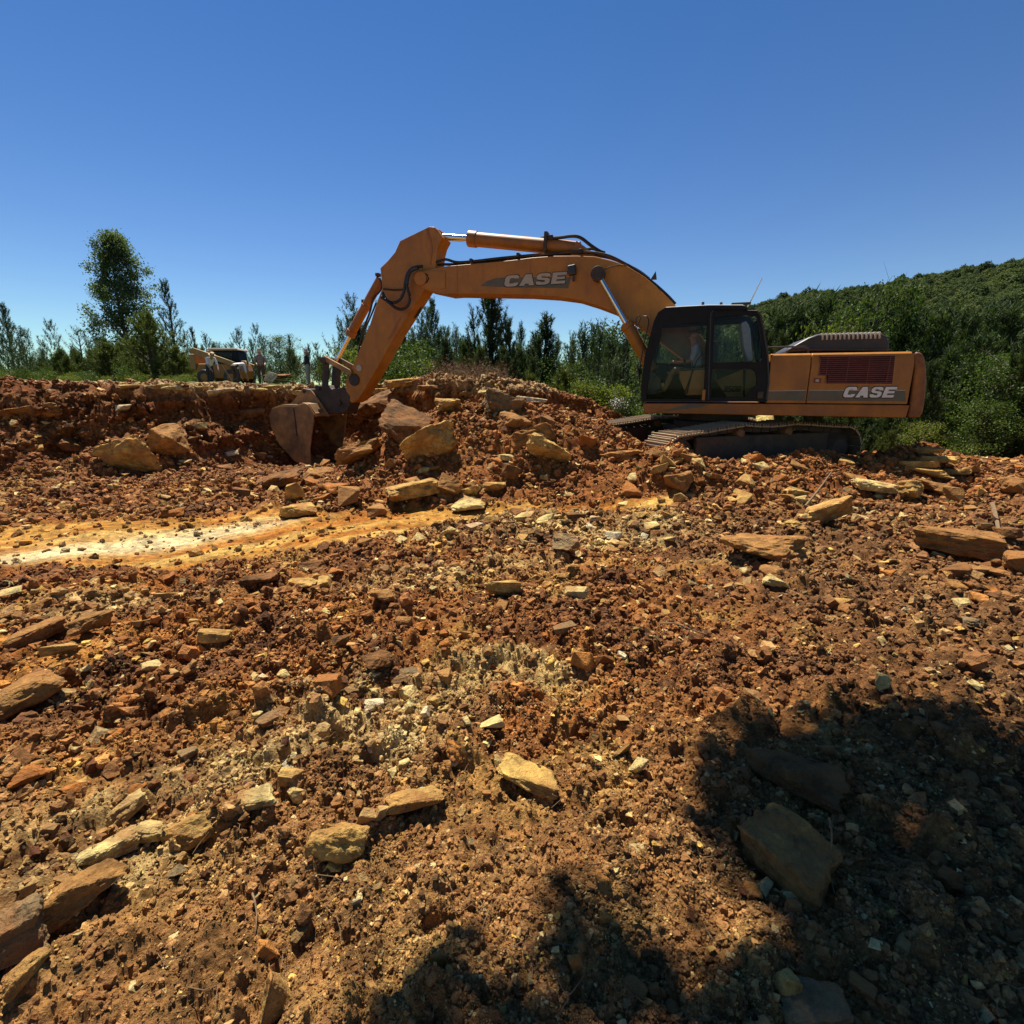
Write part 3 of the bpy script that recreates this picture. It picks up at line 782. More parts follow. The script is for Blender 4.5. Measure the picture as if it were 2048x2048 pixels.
# decal with lettering
MB().prism(loop(zC, [(482,490),(520,462),(575,440),(650,430),(1108,431),(1092,505),(700,500)], BW), BW + .001, BW + .004).build('boom_stripe', M['stripe'], boom)
bxl, bzb = ex(*zC(648, 497), BW); bxr, bzt = ex(*zC(1088, 392), BW)
word('CASE', (bxl, bzb, bxr, bzt - bzb), BW + .006, .004, 'lettering_outline', M['frame'], boom, grow=.04)
word('CASE', (bxl, bzb, bxr, bzt - bzb), BW + .011, .004, 'lettering', M['lgrey'], boom)
# tip boss plate, pins, seams
MB().prism(loop(zC, [(20,432),(34,400),(60,387),(240,388),(246,400),(246,505),(235,512),(110,512),(44,470)], BW), BW + .001, BW + .022).build('tip_plate', M['paint'], boom, .006)
p = P3(zC, 78, 440, BW); pin = MB().cyl(p, p + Vector((0, .06, 0)), .155, n=24).build('boom_tip_pin', M['paint'], boom, .01)
MB().tube([P3(zC,48,472,BW+.03), P3(zC,90,474,BW+.03), P3(zC,118,462,BW+.03), P3(zC,128,438,BW+.03), P3(zC,118,412,BW+.03), P3(zC,95,404,BW+.03)], .016, 6).build('pin_keeper', M['dark'], boom, smooth=True)
for u in (326, 830):
    a, b = (ex(*zC(u, 340 if u < 500 else 298), BW), ex(*zC(u, 535), BW))
    MB().box(((a[0]+b[0])/2, BW + .002, (a[1]+b[1])/2), (.014, .008, abs(a[1]-b[1]) - .02)).build('weld_seam', M['paint_old'], boom)
p = P3(zC, 1122, 385, BW); lp = MB().box(p + Vector((0, .06, 0)), (.17, .12, .20), Matrix.Rotation(R(8), 3, 'Y')).build('boom_lamp', M['black'], boom, .02)
MB().box(p + Vector((-.04, .06, -.17)), (.05, .05, .10)).build('lamp_bracket', M['black'], lp)
# boom cylinders (one each side)
for s in (1, -1):
    yb = s * (BW + .16)
    top = P3(zC, 1298, 408, BW + .16); top.y = yb
    mid = P3(zC, 1490, 748, BW + .16); mid.y = yb
    low = mid + (mid - top).normalized() * 1.15
    c = MB().cyl(mid - (mid-top).normalized()*.0, low, .125, n=20).cyl(mid + (mid-top).normalized()*.02, mid + (mid-top).normalized()*.12, .145, n=20).build('boom_cylinder', M['paint'], exc, .008)
    MB().cyl(top, mid, .058, n=16).build('rod', M['chrome'], c, smooth=True)
    MB().cyl(top - Vector((0, .09, 0)), top + Vector((0, .09, 0)), .15, n=24).cyl(top - Vector((0, .10, 0)), top + Vector((0, .10, 0)), .075, n=16).build('rod_eye', M['dark'], c, .012)
# arm (stick)
arm_px = [zB(1235,114), zB(1272,116), zB(1298,140), zB(1328,190), zB(1302,240), zB(1287,300), zB(1280,385), zB(1270,455), zB(1195,560), zB(1000,870), zB(900,1050), zB(790,1240), zB(742,1312), zB(700,1332), zB(668,1292), zB(655,1200), zB(700,1100), zB(740,1000), zB(830,780), zB(880,622), zB(912,540), zB(898,400), zB(950,350), zB(1000,290), zB(1035,212)]
arm = MB().prism([ex(*p, AW) for p in arm_px], AW, -AW).build('arm', M['paint'], exc, .016)
MB().prism(loop(zB, [(1215,130),(1228,126),(1262,250),(1250,380),(1240,380),(1248,250)], AW), AW + .001, AW + .012).build('weld_seam', M['paint_old'], arm)
MB().prism(loop(zB, [(1015,765),(1045,735),(985,870),(955,890)], AW), AW + .001, AW + .010).build('weld_seam', M['paint_old'], arm)
p = P3(zB, 722, 1172, AW); MB().cyl(p, p + Vector((0, .05, 0)), .15, n=24).build('arm_pin', M['dark'], arm, .01)
p = P3(zB, 755, 1090, AW); MB().cyl(p, p + Vector((0, .03, 0)), .085, n=20).build('arm_pin', M['lgrey'], arm, .01)
# arm cylinder on top of the boom
def P0(z, u, v): return P3(z, u, v, 0.)
a0, a1, a2 = P0(zC, 200, 148), P0(zC, 405, 164), P0(zC, 1170, 236)
ac = MB().cyl(a1, a2, .155, n=24).cyl(a1 + (a2-a1)*.0, a1 + (a2-a1)*.08, .175, n=24).build('arm_cylinder', M['paint_old'], exc, .01)
MB().cyl(a0, a1, .075, n=16).build('rod', M['chrome'], ac, smooth=True)
MB().cyl(a0 - Vector((0, .12, 0)), a0 + Vector((0, .12, 0)), .13, n=20).build('rod_eye', M['paint_old'], ac, .01)
e = P0(zC, 1200, 240); MB().prism([(a2.x+.05, a2.z+.14), (e.x-.25, e.z-.12), (e.x-.3, e.z-.32), (a2.x+.2, a2.z-.2)], .17, -.17).build('cylinder_foot', M['paint_old'], ac, .02)
cl = P0(zC, 945, 205); MB().box(cl + Vector((0, 0, .02)), (.07, .40, .42), Matrix.Rotation(R(-4), 3, 'Y')).build('pipe_clamp', M['dark'], ac, .01)
cl = P0(zC, 975, 165); MB().box(cl, (.12, .30, .10)).build('hose_port', M['dark'], ac, .01)
MB().tube([P0(zC,860,196), P0(zC,885,178), P0(zC,905,158), P0(zC,935,152)], .028, 8).build('feed_pipe', M['dark'], ac, smooth=True)
# hoses over the boom
def hose(z, pts, ly, r, name, parent, mat='hose'):
    p = [P3(z, u, v, ly) for u, v in pts]
    # smooth by one round of midpoint insertion
    for _ in range(2):
        q = [p[0]]
        for i in range(len(p) - 1): q += [p[i]*.75 + p[i+1]*.25, p[i]*.25 + p[i+1]*.75]
        p = q + [p[-1]]
    return MB().tube(p, r, 8).build(name, M[mat], parent, smooth=True)
hose(zC, [(985,160),(1040,156),(1100,146),(1150,146),(1190,162),(1240,205),(1310,252),(1345,262)], .10, .036, 'hydraulic_hose', ac)
hose(zC, [(990,178),(1080,190),(1150,205),(1200,240),(1260,230),(1300,248)], -.10, .030, 'hydraulic_hose', ac)
hose(zC, [(-10,372),(60,350),(180,326),(235,306),(262,308),(320,330),(440,320),(600,300),(760,285),(880,274),(1000,268),(1080,256),(1200,254),(1320,266),(1400,290),(1500,345),(1580,385),(1650,440)], .22, .030, 'boom_pipe', boom, 'dark')
hose(zC, [(0,388),(70,366),(190,340),(330,342),(600,312),(880,286),(1100,268),(1300,280),(1420,305),(1520,365),(1640,450),(1740,545)], .12, .030, 'boom_pipe', boom, 'dark')
for u, v in ((752, 282), (430, 322), (1180, 256)):
    p = P3(zC, u, v, .17); MB().box(p, (.06, .24, .09)).build('pipe_clamp', M['dark'], boom, .008)
hose(zC, [(1500,345),(1580,395),(1660,455),(1720,505),(1780,560),(1830,615)], .26, .034, 'hydraulic_hose', boom)
p = P3(zC, 1684, 425, .2); MB().prism([(p.x+.07, p.z-.06), (p.x-.06, p.z-.06), (p.x-.03, p.z+.10)], .23, .18).build('lifting_lug', M['dark'], boom)
hose(zC, [(1330,385),(1380,355),(1440,345),(1500,350)], BW + .06, .010, 'grease_line', boom, 'dark')
# hoses at the arm joint
hose(zB, [(1190,388),(1130,395),(1090,425),(1070,500),(1065,560),(1040,620),(990,645),(940,625),(915,570)], BW + .10, .036, 'hydraulic_hose', arm)
hose(zB, [(1160,400),(1105,420),(1085,480),(1085,540),(1105,600),(1095,660),(1050,690),(1000,675),(950,630),(905,600)], BW + .14, .036, 'hydraulic_hose', arm)
hose(zB, [(1060,548),(1000,552),(950,548),(920,545)], AW + .04, .018, 'hydraulic_hose', arm)
hose(zB, [(1170,612),(1178,650),(1170,700),(1140,740),(1085,745)], -.1, .036, 'hydraulic_hose', arm)
hose(zB, [(895,470),(912,520),(900,560),(850,605),(840,650),(830,700),(790,800),(770,860)], .10, .026, 'hydraulic_hose', arm)
hose(zB, [(870,640),(840,720),(790,830),(760,900),(748,980),(740,1040)], .16, .022, 'hydraulic_hose', arm, 'dark')
p = P3(zB, 884, 448, .05); MB().box(p, (.09, .14, .08)).build('valve_block', M['dark'], arm, .01)
# bucket cylinder
b0, b1, b2 = P0(zB, 902, 478), P0(zB, 688, 868), P0(zB, 598, 1040)
bc = MB().cyl(b0, b1, .115, n=20).cyl(b1 + (b0-b1)*.0, b1 + (b0-b1)*.09, .135, n=20).cyl(b0 + (b1-b0)*.45, b0 + (b1-b0)*.48, .13, n=20).build('bucket_cylinder', M['paint_old'], exc, .008)
MB().cyl(b1, b2, .06, n=16).build('rod', M['chrome'], bc, smooth=True)
for t in (.42, .75): 
    q = b0 + (b1 - b0) * t; MB().box(q + Vector((.10, 0, .06)), (.07, .12, .07)).build('pipe_clamp', M['dark'], bc)
# bucket linkage
def linkbar(pa, pb, ys, wd, name, mat):
    for yy in ys:
        d = (pb - pa); d.y = 0; d.normalize(); n_ = Vector((-d.z, 0, d.x)) * wd
        q = [pa - d*wd + n_, pb + d*wd + n_, pb + d*wd - n_, pa - d*wd - n_]
        MB().prism([(k.x, k.z) for k in q], yy - .03, yy + .03).build(name, mat, exc, .012)
l0 = P0(zB, 560, 1040); l1 = P0(zB, 550, 1235); l2 = P0(zB, 735, 1120); l3 = P0(zB, 600, 1235)
linkbar(l0, l1, (.20, -.20), .085, 'bucket_link', M['dark'])
linkbar(P0(zB, 612, 1050), l3, (.0,), .08, 'bucket_link', M['dark'])
linkbar(P0(zB, 570, 1030), l2, (.31, -.31), .062, 'guide_link', M['bucket'])
MB().cyl(l0 + Vector((0, .36, 0)), l0 - Vector((0, .36, 0)), .085, n=20).build('link_pin', M['dark'], exc, .01)
# quick coupler
cp = MB().prism(loop(zB, [(425,1255),(440,1232),(470,1240),(500,1212),(530,1210),(560,1235),(640,1222),(690,1285),(682,1345),(662,1395),(600,1412),(510,1408),(490,1370),(445,1300)], .28), .26, -.26).build('quick_coupler', M['dark'], exc, .03)
for u, v in ((430, 1250), (515, 1226), (660, 1330)):
    p = P0(zB, u, v); MB().cyl(p - Vector((0, .33, 0)), p + Vector((0, .33, 0)), .07, n=16).build('coupler_pin', M['dark'], cp, .01)
# bucket
side = loop(zB, [(152,1372),(206,1352),(320,1352),(352,1340),(398,1345),(440,1410),(432,1500),(412,1650),(422,1792),(300,1722),(200,1612),(142,1490),(134,1420)], KW)
bk = empty('bucket', (0, 0, 0), 0, exc)
MB().prism(side, KW, KW - .035).build('side_plate', M['bucket'], bk, .006)
MB().prism(side, -KW, -KW + .035).build('side_plate', M['bucket'], bk, .006)
wrap = [side[5], side[4], side[3], side[2], side[1], side[0], side[12], side[11], side[10], side[9], side[8]]
MB().strip(wrap, KW - .036, -KW + .036, .035).build('shell', M['bucket'], bk)
MB().prism(loop(zB, [(352,1340),(380,1334),(402,1345),(444,1412),(430,1425),(400,1395)], KW+.03), KW + .001, KW + .03).build('side_rim', M['bucket'], bk, .006)
MB().prism(loop(zB, [(300,1370),(306,1370),(330,1560),(322,1560)], KW), KW + .001, KW + .012).build('weld_seam', M['dark'], bk)
MB().box(((side[5][0]), 0, side[5][1] - .01), (.10, 2*KW - .08, .10)).build('top_bar', M['bucket'], bk, .02)
for yy in (-.30, .30):
    MB().prism(loop(zB, [(330,1345),(420,1230),(470,1240),(520,1300),(600,1420),(440,1420),(390,1350)], 0), yy - .03, yy + .03).build('ear', M['bucket'], bk, .01)
tip = side[8]; dirx = Vector((side[8][0] - side[9][0], 0, side[8][1] - side[9][1])).normalized()
for k in range(5):
    yy = -.62 + .31 * k; o_ = Vector((tip[0], yy, tip[1]))
    up_ = Vector((-dirx.z, 0, dirx.x)) * .05
    a, b = o_ - dirx*.10, o_ + dirx*.20
    MB().add([a+up_+Vector((0,.06,0)), a+up_-Vector((0,.06,0)), a-up_-Vector((0,.06,0)), a-up_+Vector((0,.06,0)), b+Vector((0,.04,0)), b-Vector((0,.04,0))],
             [(0,1,2,3),(0,4,5,1),(2,5,4,3),(0,3,4),(1,5,2)]).build('tooth', M['bucket'], bk)

# ---- undercarriage
TROT = math.atan2(-math.sin(R(20)), -math.cos(R(20))) - EXROT
und = empty('undercarriage', (0, 0, 0), TROT, exc)
MB().lathe([(.80,.98),(.80,1.10),(.72,1.12),(.72,1.29)], 'z', n=40).build('slewing_ring', M['dark'], und, .01)
MB().box((0, 0, .78), (1.5, 1.5, .42)).box((.75, 0, .66), (.5, 2.0, .30)).box((-.75, 0, .66), (.5, 2.0, .30)).build('car_body', M['under'], und, .05)
MB().prism([(-.55, 1.12), (-.15, 1.12), (-.10, 1.27), (-.55, 1.27)], -1.0, -.9).build('sunlit_patch_plate', M['yellow'], und)  # plate added in yellow for a sunlit patch showing under the deck
TW = .70
def track_path():
    pts = []
    fi, ri, ic, rc, fz, rz = 1.98, -2.02, 0.44, .46, .50, .53
    for a in np.linspace(-90, 90, 16): pts.append((fi + ic*math.cos(R(a)), fz + ic*math.sin(R(a))))
    for x, z in ((1.5, .985), (1.0, 1.045), (.6, 1.085), (.3, 1.06), (0, 1.05), (-.3, 1.06), (-.6, 1.085), (-1.0, 1.06), (-1.5, 1.02)): pts.append((x, z))
    for a in np.linspace(90, 270, 16): pts.append((ri + rc*math.cos(R(a)), rz + rc*math.sin(R(a))))
    for x in np.linspace(-1.8, 1.8, 12): pts.append((x, .06))
    return pts
tp = [Vector((a, b)) for a, b in track_path()]
seglen = [(tp[(i+1) % len(tp)] - tp[i]).length for i in range(len(tp))]; tot = sum(seglen); NS = 52
def along(s):
    s %= tot
    for i, L in enumerate(seglen):
        if s <= L: 
            d = (tp[(i+1) % len(tp)] - tp[i]).normalized(); return tp[i] + d * s, d
        s -= L
    return tp[0], (tp[1]-tp[0]).normalized()
sh = MB().box((0, 0, 0), (tot/NS - .016, TW, .03))
for gx in (-.062, 0, .062):
    sh.add([(gx-.012, -TW/2+.01, .015), (gx+.012, -TW/2+.01, .015), (gx+.005, -TW/2+.01, .055 if gx else .045), (gx-.005, -TW/2+.01, .055 if gx else .045),
            (gx-.012, TW/2-.01, .015), (gx+.012, TW/2-.01, .015), (gx+.005, TW/2-.01, .055 if gx else .045), (gx-.005, TW/2-.01, .055 if gx else .045)],
           [(0,1,2,3),(7,6,5,4),(1,5,6,2),(3,2,6,7),(0,3,7,4)])
shoe_me = sh.mesh('track_shoe', M['shoe'])
for side_s in (1, -1):
    tr = MB().box((0, 0, .46), (3.5, .36, .46)).box((0, .19, .54), (3.3, .10, .74)).box((0, -.19, .54), (3.3, .10, .74)).build('track', M['under'], und, .03)
    tr.location = (0, side_s * 1.3, 0)
    MB().box((1.72, .17, .46), (.62, .03, .42)).build('track_panel', M['mudpanel'], tr, .02)
    MB().lathe([(.36,-.13),(.40,-.11),(.40,.11),(.36,.13),(.12,.16)], 'y', (1.98, 0, .50), 28).build('idler', M['under'], tr, .01)
    MB().lathe([(.40,-.10),(.43,-.08),(.43,.08),(.40,.10),(.22,.24)], 'y', (-2.02, 0, .53), 28).build('sprocket', M['under'], tr, .01)
    for cx in (.6, -.6): MB().lathe([(.10,-.2),(.10,.2),(.06,.24)], 'y', (cx, 0, .94), 16).build('carrier_roller', M['mudpanel'], tr, .008)
    for cx in np.linspace(-1.5, 1.5, 8): MB().lathe([(.11,-.2),(.11,.2),(.06,.24)], 'y', (cx, 0, .20), 14).build('track_roller', M['under'], tr)
    for k in range(NS):
        p, d = along((k + .5) * tot / NS)
        o = bpy.data.objects.new('track_shoe', shoe_me); link(o, tr)
        nrm = Vector((d.y, -d.x))       # outward
        o.matrix_local = Matrix(((d.x, 0, nrm.x, p.x + nrm.x*.015), (0, 1, 0, 0), (d.y, 0, nrm.y, p.y + nrm.y*.015), (0, 0, 0, 1)))
        # one chain link under each shoe
    ch = MB()
    for k in range(NS):
        p, d = along((k + .5) * tot / NS); nrm = Vector((d.y, -d.x)); c = p - nrm*.06
        rot = Matrix(((d.x, 0, nrm.x), (0, 1, 0), (d.y, 0, nrm.y)))
        ch.box((c.x, .10, c.y), (tot/NS*.92, .05, .09), rot).box((c.x, -.10, c.y), (tot/NS*.92, .05, .09), rot)
    tag(ch.build('track_chain', M['under'], tr), kind='stuff')
# ================================================================== plants
def needles(segs, dens, ln, wd, rg, spread=.8):
    """segs (n,2,3): needle triangles along segments"""
    segs = np.asarray(segs, float); L = np.linalg.norm(segs[:, 1] - segs[:, 0], axis=1)
    cnt = np.maximum(3, (L * dens).astype(int)); idx = np.repeat(np.arange(len(segs)), cnt); m = len(idx)
    u = rg.random(m)[:, None]; a = segs[idx, 0]; ax = (segs[idx, 1] - a) / np.maximum(L[idx], 1e-6)[:, None]
    base = a + (segs[idx, 1] - a) * u
    r = rg.normal(size=(m, 3)); r -= ax * (r * ax).sum(1)[:, None]; r /= np.linalg.norm(r, axis=1)[:, None]
    d = ax * rg.uniform(.35, 1.1, (m, 1)) + r * spread; d /= np.linalg.norm(d, axis=1)[:, None]
    s = np.cross(d, rg.normal(size=(m, 3))); s /= np.linalg.norm(s, axis=1)[:, None]
    l_ = ln * rg.uniform(.7, 1.25, (m, 1))
    V = np.stack([base + s*wd/2, base - s*wd/2, base + d*l_], 1).reshape(-1, 3)
    return V, np.arange(m*3).reshape(-1, 3)

def pine_meshes(seed, h, spread, lowest=.08, dens=46, gap=.30, upness=.5, shoots=4, mat='needle', bare=.0, top_dense=1.0):
    rg = np.random.default_rng(seed); segs = []; tr = MB()
    lean = rg.normal(size=2) * .02 * h
    def axis(z): t = z / h; return np.array([lean[0]*t*t + .03*math.sin(z*1.7+seed), lean[1]*t*t + .03*math.cos(z*1.3+seed), z])
    tr.tube([axis(z) for z in np.linspace(-.3, h, 12)], [max(.008, (.016*h + .03) * (1 - .93*t)) for t in np.linspace(0, 1, 12)], 7)
    z = lowest * h
    segs.append((axis(h*.86), axis(h) + np.array([0, 0, .10])))
    for a in np.arange(5)*1.256 + rg.random(): segs.append((axis(h*.87), axis(h*.87) + np.array([math.cos(a)*.22, math.sin(a)*.22, rg.uniform(.3, .55)])))
    while z < h * .965:
        t = z / h; nb = rg.integers(3, 6); a0 = rg.random() * 6.28
        for k in range(nb):
            if rg.random() < bare * (1 - t): continue
            a = a0 + 6.28 * k / nb + rg.normal() * .25
            L = (spread * (1 - t) ** .75 + .16) * rg.uniform(.5, 1.2)
            el = (.25 + upness * t + .25 * rg.random())
            p = axis(z + rg.normal()*.04); d = np.array([math.cos(a)*math.cos(el), math.sin(a)*math.cos(el), math.sin(el)])
            pts = [p]; n = 4
            for i in range(n):
                d = d + np.array([0, 0, .13 + .12*upness]); d /= np.linalg.norm(d); p = p + d * L / n; pts.append(p)
            tr.tube(pts, [.018*L + .007, .014*L+.005, .010*L+.004, .007, .004], 4, caps=False)
            for i in range(2 if L > .45 else 1, n): segs.append((pts[i], pts[i+1]))
            segs.append((pts[-1], pts[-1] + (d + np.array([0, 0, .9*upness + .2]))*rg.uniform(.10, .26)))
            for j in range(int(shoots * min(1.4, .35 + L))):
                i = rg.integers(1, n + 1); q = pts[i]; sd = d * .45 + rg.normal(size=3) * .32 + np.array([0, 0, .55 + .5*upness]); sd /= np.linalg.norm(sd)
                l2 = rg.uniform(.22, .55) * (.6 + .4*L)
                segs.append((q, q + sd * l2))
                
        z += gap * rg.uniform(.8, 1.25)
    V, F = needles(segs, dens*.95, .16, .026, rg, .60)
    return tr.mesh('trunk', M['bark'], True), np_mesh('crown', V, F, M[mat]), h

def leaves(C, size, rg, up=.4, asp=.62):
    m = len(C); nrm = rg.normal(size=(m, 3)); nrm[:, 2] += up; nrm /= np.linalg.norm(nrm, axis=1)[:, None]
    a = np.cross(nrm, rg.normal(size=(m, 3))); a /= np.linalg.norm(a, axis=1)[:, None]; b = np.cross(nrm, a)
    s = (size * rg.uniform(.65, 1.3, m))[:, None]
    V = np.stack([C + a*s*.5, C + b*s*asp*.5 + nrm*s*.06, C - a*s*.5, C - b*s*asp*.5 + nrm*s*.06], 1).reshape(-1, 3)
    return V, np.arange(m*4).reshape(-1, 4)

def broadleaf_meshes(seed, h, wid, nleaf, size, mat='leaf', base=.15, shape='oval', tw=.16, clump=.30):
    rg = np.random.default_rng(seed); tr = MB()
    tr.tube([(.04*h*math.sin(t*3+seed)*t, .03*h*math.cos(t*4)*t, -.3 + (h*.92+.3)*t) for t in np.linspace(0, 1, 10)], [max(.01, (.018*h+.02)*(1-.9*t)) for t in np.linspace(0, 1, 10)], 7)
    tips = []
    nb = int(24 + h*5)
    for k in range(nb):
        t = base + (1 - base) * (k + rg.random()) / nb
        if shape == 'oval': rr = wid * math.sqrt(max(.03, 1 - ((t - .55) / .52) ** 2))
        elif shape == 'poplar': rr = wid * min(1, .35 + 1.5*(t-base)) * (1 - max(0, t - .55) / .52) ** .7
        else: rr = wid * (1 - .75*t)
        a = rg.random() * 6.28; L = rr * rg.uniform(.55, 1.12); rise = L * (.9 if shape == 'poplar' else .45)
        z0 = max(.05*h, t*h - rise); p0 = np.array([.04*h*math.sin(z0/h*3+seed)*z0/h, .03*h*math.cos(z0/h*4)*z0/h, z0])
        p1 = np.array([math.cos(a)*L, math.sin(a)*L, min(t*h, h) + rg.normal()*.1])
        mid = (p0 + p1) / 2 + np.array([0, 0, .12*L]) + rg.normal(size=3)*.05
        tr.tube([p0, mid, p1], [.010*h*.5+.01, .012, .005], 4, caps=False)
        for q in range(5):
            u = rg.uniform(.35, 1.05); c = p0*(1-u)**2 + 2*mid*u*(1-u) + p1*u*u + rg.normal(size=3)*tw; tips.append(c)
            if rg.random() < .5: tr.tube([mid*.5+p1*.5, c], [.006, .003], 3, caps=False)
    if shape == 'poplar':
        tips = []
        while len(tips) < 560:
            t = rg.uniform(.05, 1.0); a = rg.random()*6.28; rr = wid * np.interp(t, [0, .15, .35, .6, .85, 1], [.95, 1.05, 1, .85, .55, .2]) * math.sqrt(rg.uniform(.05, 1)); rr *= 1 + .35*math.sin(a*3 + t*11)
            tips.append((math.cos(a)*rr, math.sin(a)*rr*.9, t*h))
    tips = np.array(tips)
    w_ = rg.gamma(2.0, .5, len(tips)); k = rg.choice(len(tips), nleaf, p=w_/w_.sum())
    C = tips[k] + rg.normal(size=(nleaf, 3)) * clump * np.array([1, 1, .8])
    if shape != 'poplar': C[:, 2] = np.minimum(C[:, 2], h*.96 + .16*rg.normal(size=nleaf))
    V, F = leaves(C, size, rg)
    return tr.mesh('trunk', M['bark'], True), np_mesh('crown', V, F, M[mat]), h

PINES = [pine_meshes(1, 5.0, 1.45, .06, 46, .46, .45, 3.4), pine_meshes(2, 5.2, 1.25, .05, 46, .44, .6, 3.2), pine_meshes(3, 4.6, 1.8, .05, 44, .46, .4, 3.6),
         pine_meshes(4, 5.0, 1.15, .06, 48, .38, .7, 4)]
BUSHY = [pine_meshes(11, 4.2, 1.9, .03, 60, .24, .5, 7, 'needle_y'), pine_meshes(12, 3.2, 1.5, .03, 62, .22, .6, 7, 'needle_y')]
DENSE = [pine_meshes(71, 5.0, 1.6, .04, 70, .28, .5, 7, 'needle_d'), pine_meshes(72, 5.4, 1.35, .04, 70, .28, .6, 7, 'needle_d')]
TALLP = [pine_meshes(21, 7.5, 1.7, .28, 60, .48, .45, 7, 'needle', .35), pine_meshes(22, 7.0, 1.9, .30, 60, .55, .4, 7, 'needle', .4)]
SPARSE = [pine_meshes(31, 4.6, 1.6, .10, 15, .36, .35, 3, 'needle', .25)]
POPLAR = [broadleaf_meshes(41, 9.0, 2.1, 30000, .135, 'leaf_d', .06, 'poplar', .22, .21)]
BROAD = [broadleaf_meshes(51, 6.0, 2.2, 11000, .105, 'leaf', .06, 'oval', .25, .24), broadleaf_meshes(52, 7.0, 2.4, 13000, .105, 'leaf', .05, 'oval', .28, .25),
         broadleaf_meshes(53, 4.5, 1.9, 8000, .10, 'leaf_y', .04, 'oval', .22, .22)]
SHRUB = [broadleaf_meshes(61, 1.6, .95, 1500, .10, 'leaf', .02, 'oval', .15, .14), broadleaf_meshes(62, 1.3, .9, 1300, .10, 'leaf_y', .02, 'oval', .15, .14)]

ORD = ['first', 'second', 'third', 'fourth', 'fifth', 'sixth', 'seventh', 'eighth', 'ninth', 'tenth', 'eleventh', 'twelfth', 'thirteenth', 'fourteenth', 'fifteenth', 'sixteenth', 'seventeenth', 'eighteenth', 'nineteenth', 'twentieth']
ROWS = {}
def name_rows():
    for (lab, grp), L in ROWS.items():
        L.sort(key=lambda t: t[0])
        for k, (px, o) in enumerate(L): o['label'] = lab + ', ' + ORD[k] + ' from the left'
YK = 1.0
def plant(var, px, pytop, Y, label, cat='tree', group=None, name='pine_tree', wide=1.0, rz=None, zoff=0.):
    Y = Y * YK
    top = at(px, pytop, Y); x, y = top.x, Y; zg = hz(x, y) + zoff
    H = max(.5, top.z - zg); s = H / var[2]
    r = empty(name, (x, y, zg), rnd.random()*6.28 if rz is None else rz)
    sx = s ** .8 * wide; r.scale = (sx, sx, s)
    tag(r, label, cat, group)
    if group: ROWS.setdefault((label, group), []).append((px, r))
    for nm, me in (('trunk', var[0]), ('crown', var[1])):
        o = bpy.data.objects.new(nm, me); link(o, r)
    return r

YK = 1.5
# --- left of the bank
plant(TALLP[1], 2, 612, 25, 'pine with bare lower trunk at the left edge of the photo', name='pine_tree', wide=.9)
plant(SPARSE[0], 88, 706, 27, 'small thin conifer standing low near the left edge pine', wide=.7)
plant(SPARSE[0], 152, 655, 24, 'sparse half-bare pine to the left of the tall poplar', wide=1.25)
plant(POPLAR[0], 222, 470, 26, 'tallest dark-leaved poplar standing above the pines on the left', name='poplar_tree', wide=.98)
plant(BUSHY[0], 290, 636, 20, 'broad bushy yellow-green pine in front of the tall poplar', wide=1.35)
plant(BUSHY[1], 212, 694, 19.5, 'low yellow-green young pine left of the broad bushy pine', wide=1.6)
plant(BUSHY[1], 352, 700, 20, 'low yellow-green young pine right of the broad bushy pine', wide=1.5)
plant(TALLP[0], 332, 562, 25, 'tall dark pine with open trunk, right of the tall poplar', wide=.95)
plant(TALLP[0], 385, 655, 27, 'shorter dark pine leaning out beside the tall open pine', wide=.8, rz=2.)
for px, py, Y in ((408, 668, 30), (428, 690, 33), (452, 688, 30), (500, 680, 33), (522, 672, 34)):
    plant(PINES[rnd.randrange(4)], px, py, Y, 'young pine in the thin row behind the yellow loader', group='young pines behind the loader', wide=.9)
plant(PINES[0], 476, 658, 32, 'highest of the young pines behind the yellow loader', wide=1.1)
plant(BROAD[0], 556, 668, 36, 'round leafy tree standing alone to the left of the bucket', name='leafy_tree', wide=1.15)
plant(BROAD[2], 600, 724, 40, 'low yellow-green tree behind the worker in black', name='leafy_tree', wide=1.0)
YK = 1.35
# --- between arm and cab
mid = [(1, 722, 702, 26, .9), (1, 776, 640, 23, .9), (0, 800, 668, 25, 1.), (2, 888, 660, 25, 1.), (0, 912, 655, 24, .9), (1, 868, 680, 22, 1.),
       (3, 1040, 662, 24, .9), (1, 1062, 690, 22, 1.), (3, 1112, 688, 24, 1.), (1, 1148, 676, 23, 1.), (3, 1168, 672, 22, 1.), (0, 1200, 655, 23, .9), (1, 1185, 660, 24, .9),
       (2, 1130, 700, 20, 1.1), (3, 1222, 690, 19, 1.), (1, 1252, 676, 18, 1.), (2, 970, 700, 21, 1.1), (1, 1020, 706, 20, 1.0), (3, 935, 690, 20, 1.)]
for k, px, py, Y, wd in mid:
    plant(PINES[k], px, py, Y, 'young pine in the dense row beyond the central rubble mound', group='young pines beyond the mound', wide=wd)
plant(SPARSE[0], 800, 640, 22, 'wispy pale pine nearest the raised arm', wide=.8)
plant(PINES[1], 842, 630, 21, 'slim upright pine between the arm and the tallest mound pine', wide=1.0)
plant(DENSE[0], 984, 588, 19, 'tallest pine beyond the mound, its tip just under the boom', wide=1.05, rz=.6)
plant(PINES[1], 948, 624, 19.5, 'pine with raised candle shoots left of the tallest mound pine', wide=1.0)
plant(DENSE[1], 1086, 644, 21, 'dense dark round-topped pine under the middle of the boom', wide=1.35)
plant(BROAD[2], 880, 722, 22, 'bright yellow-green leafy bush among the mound pines', 'bush', name='leafy_bush', wide=1.2)
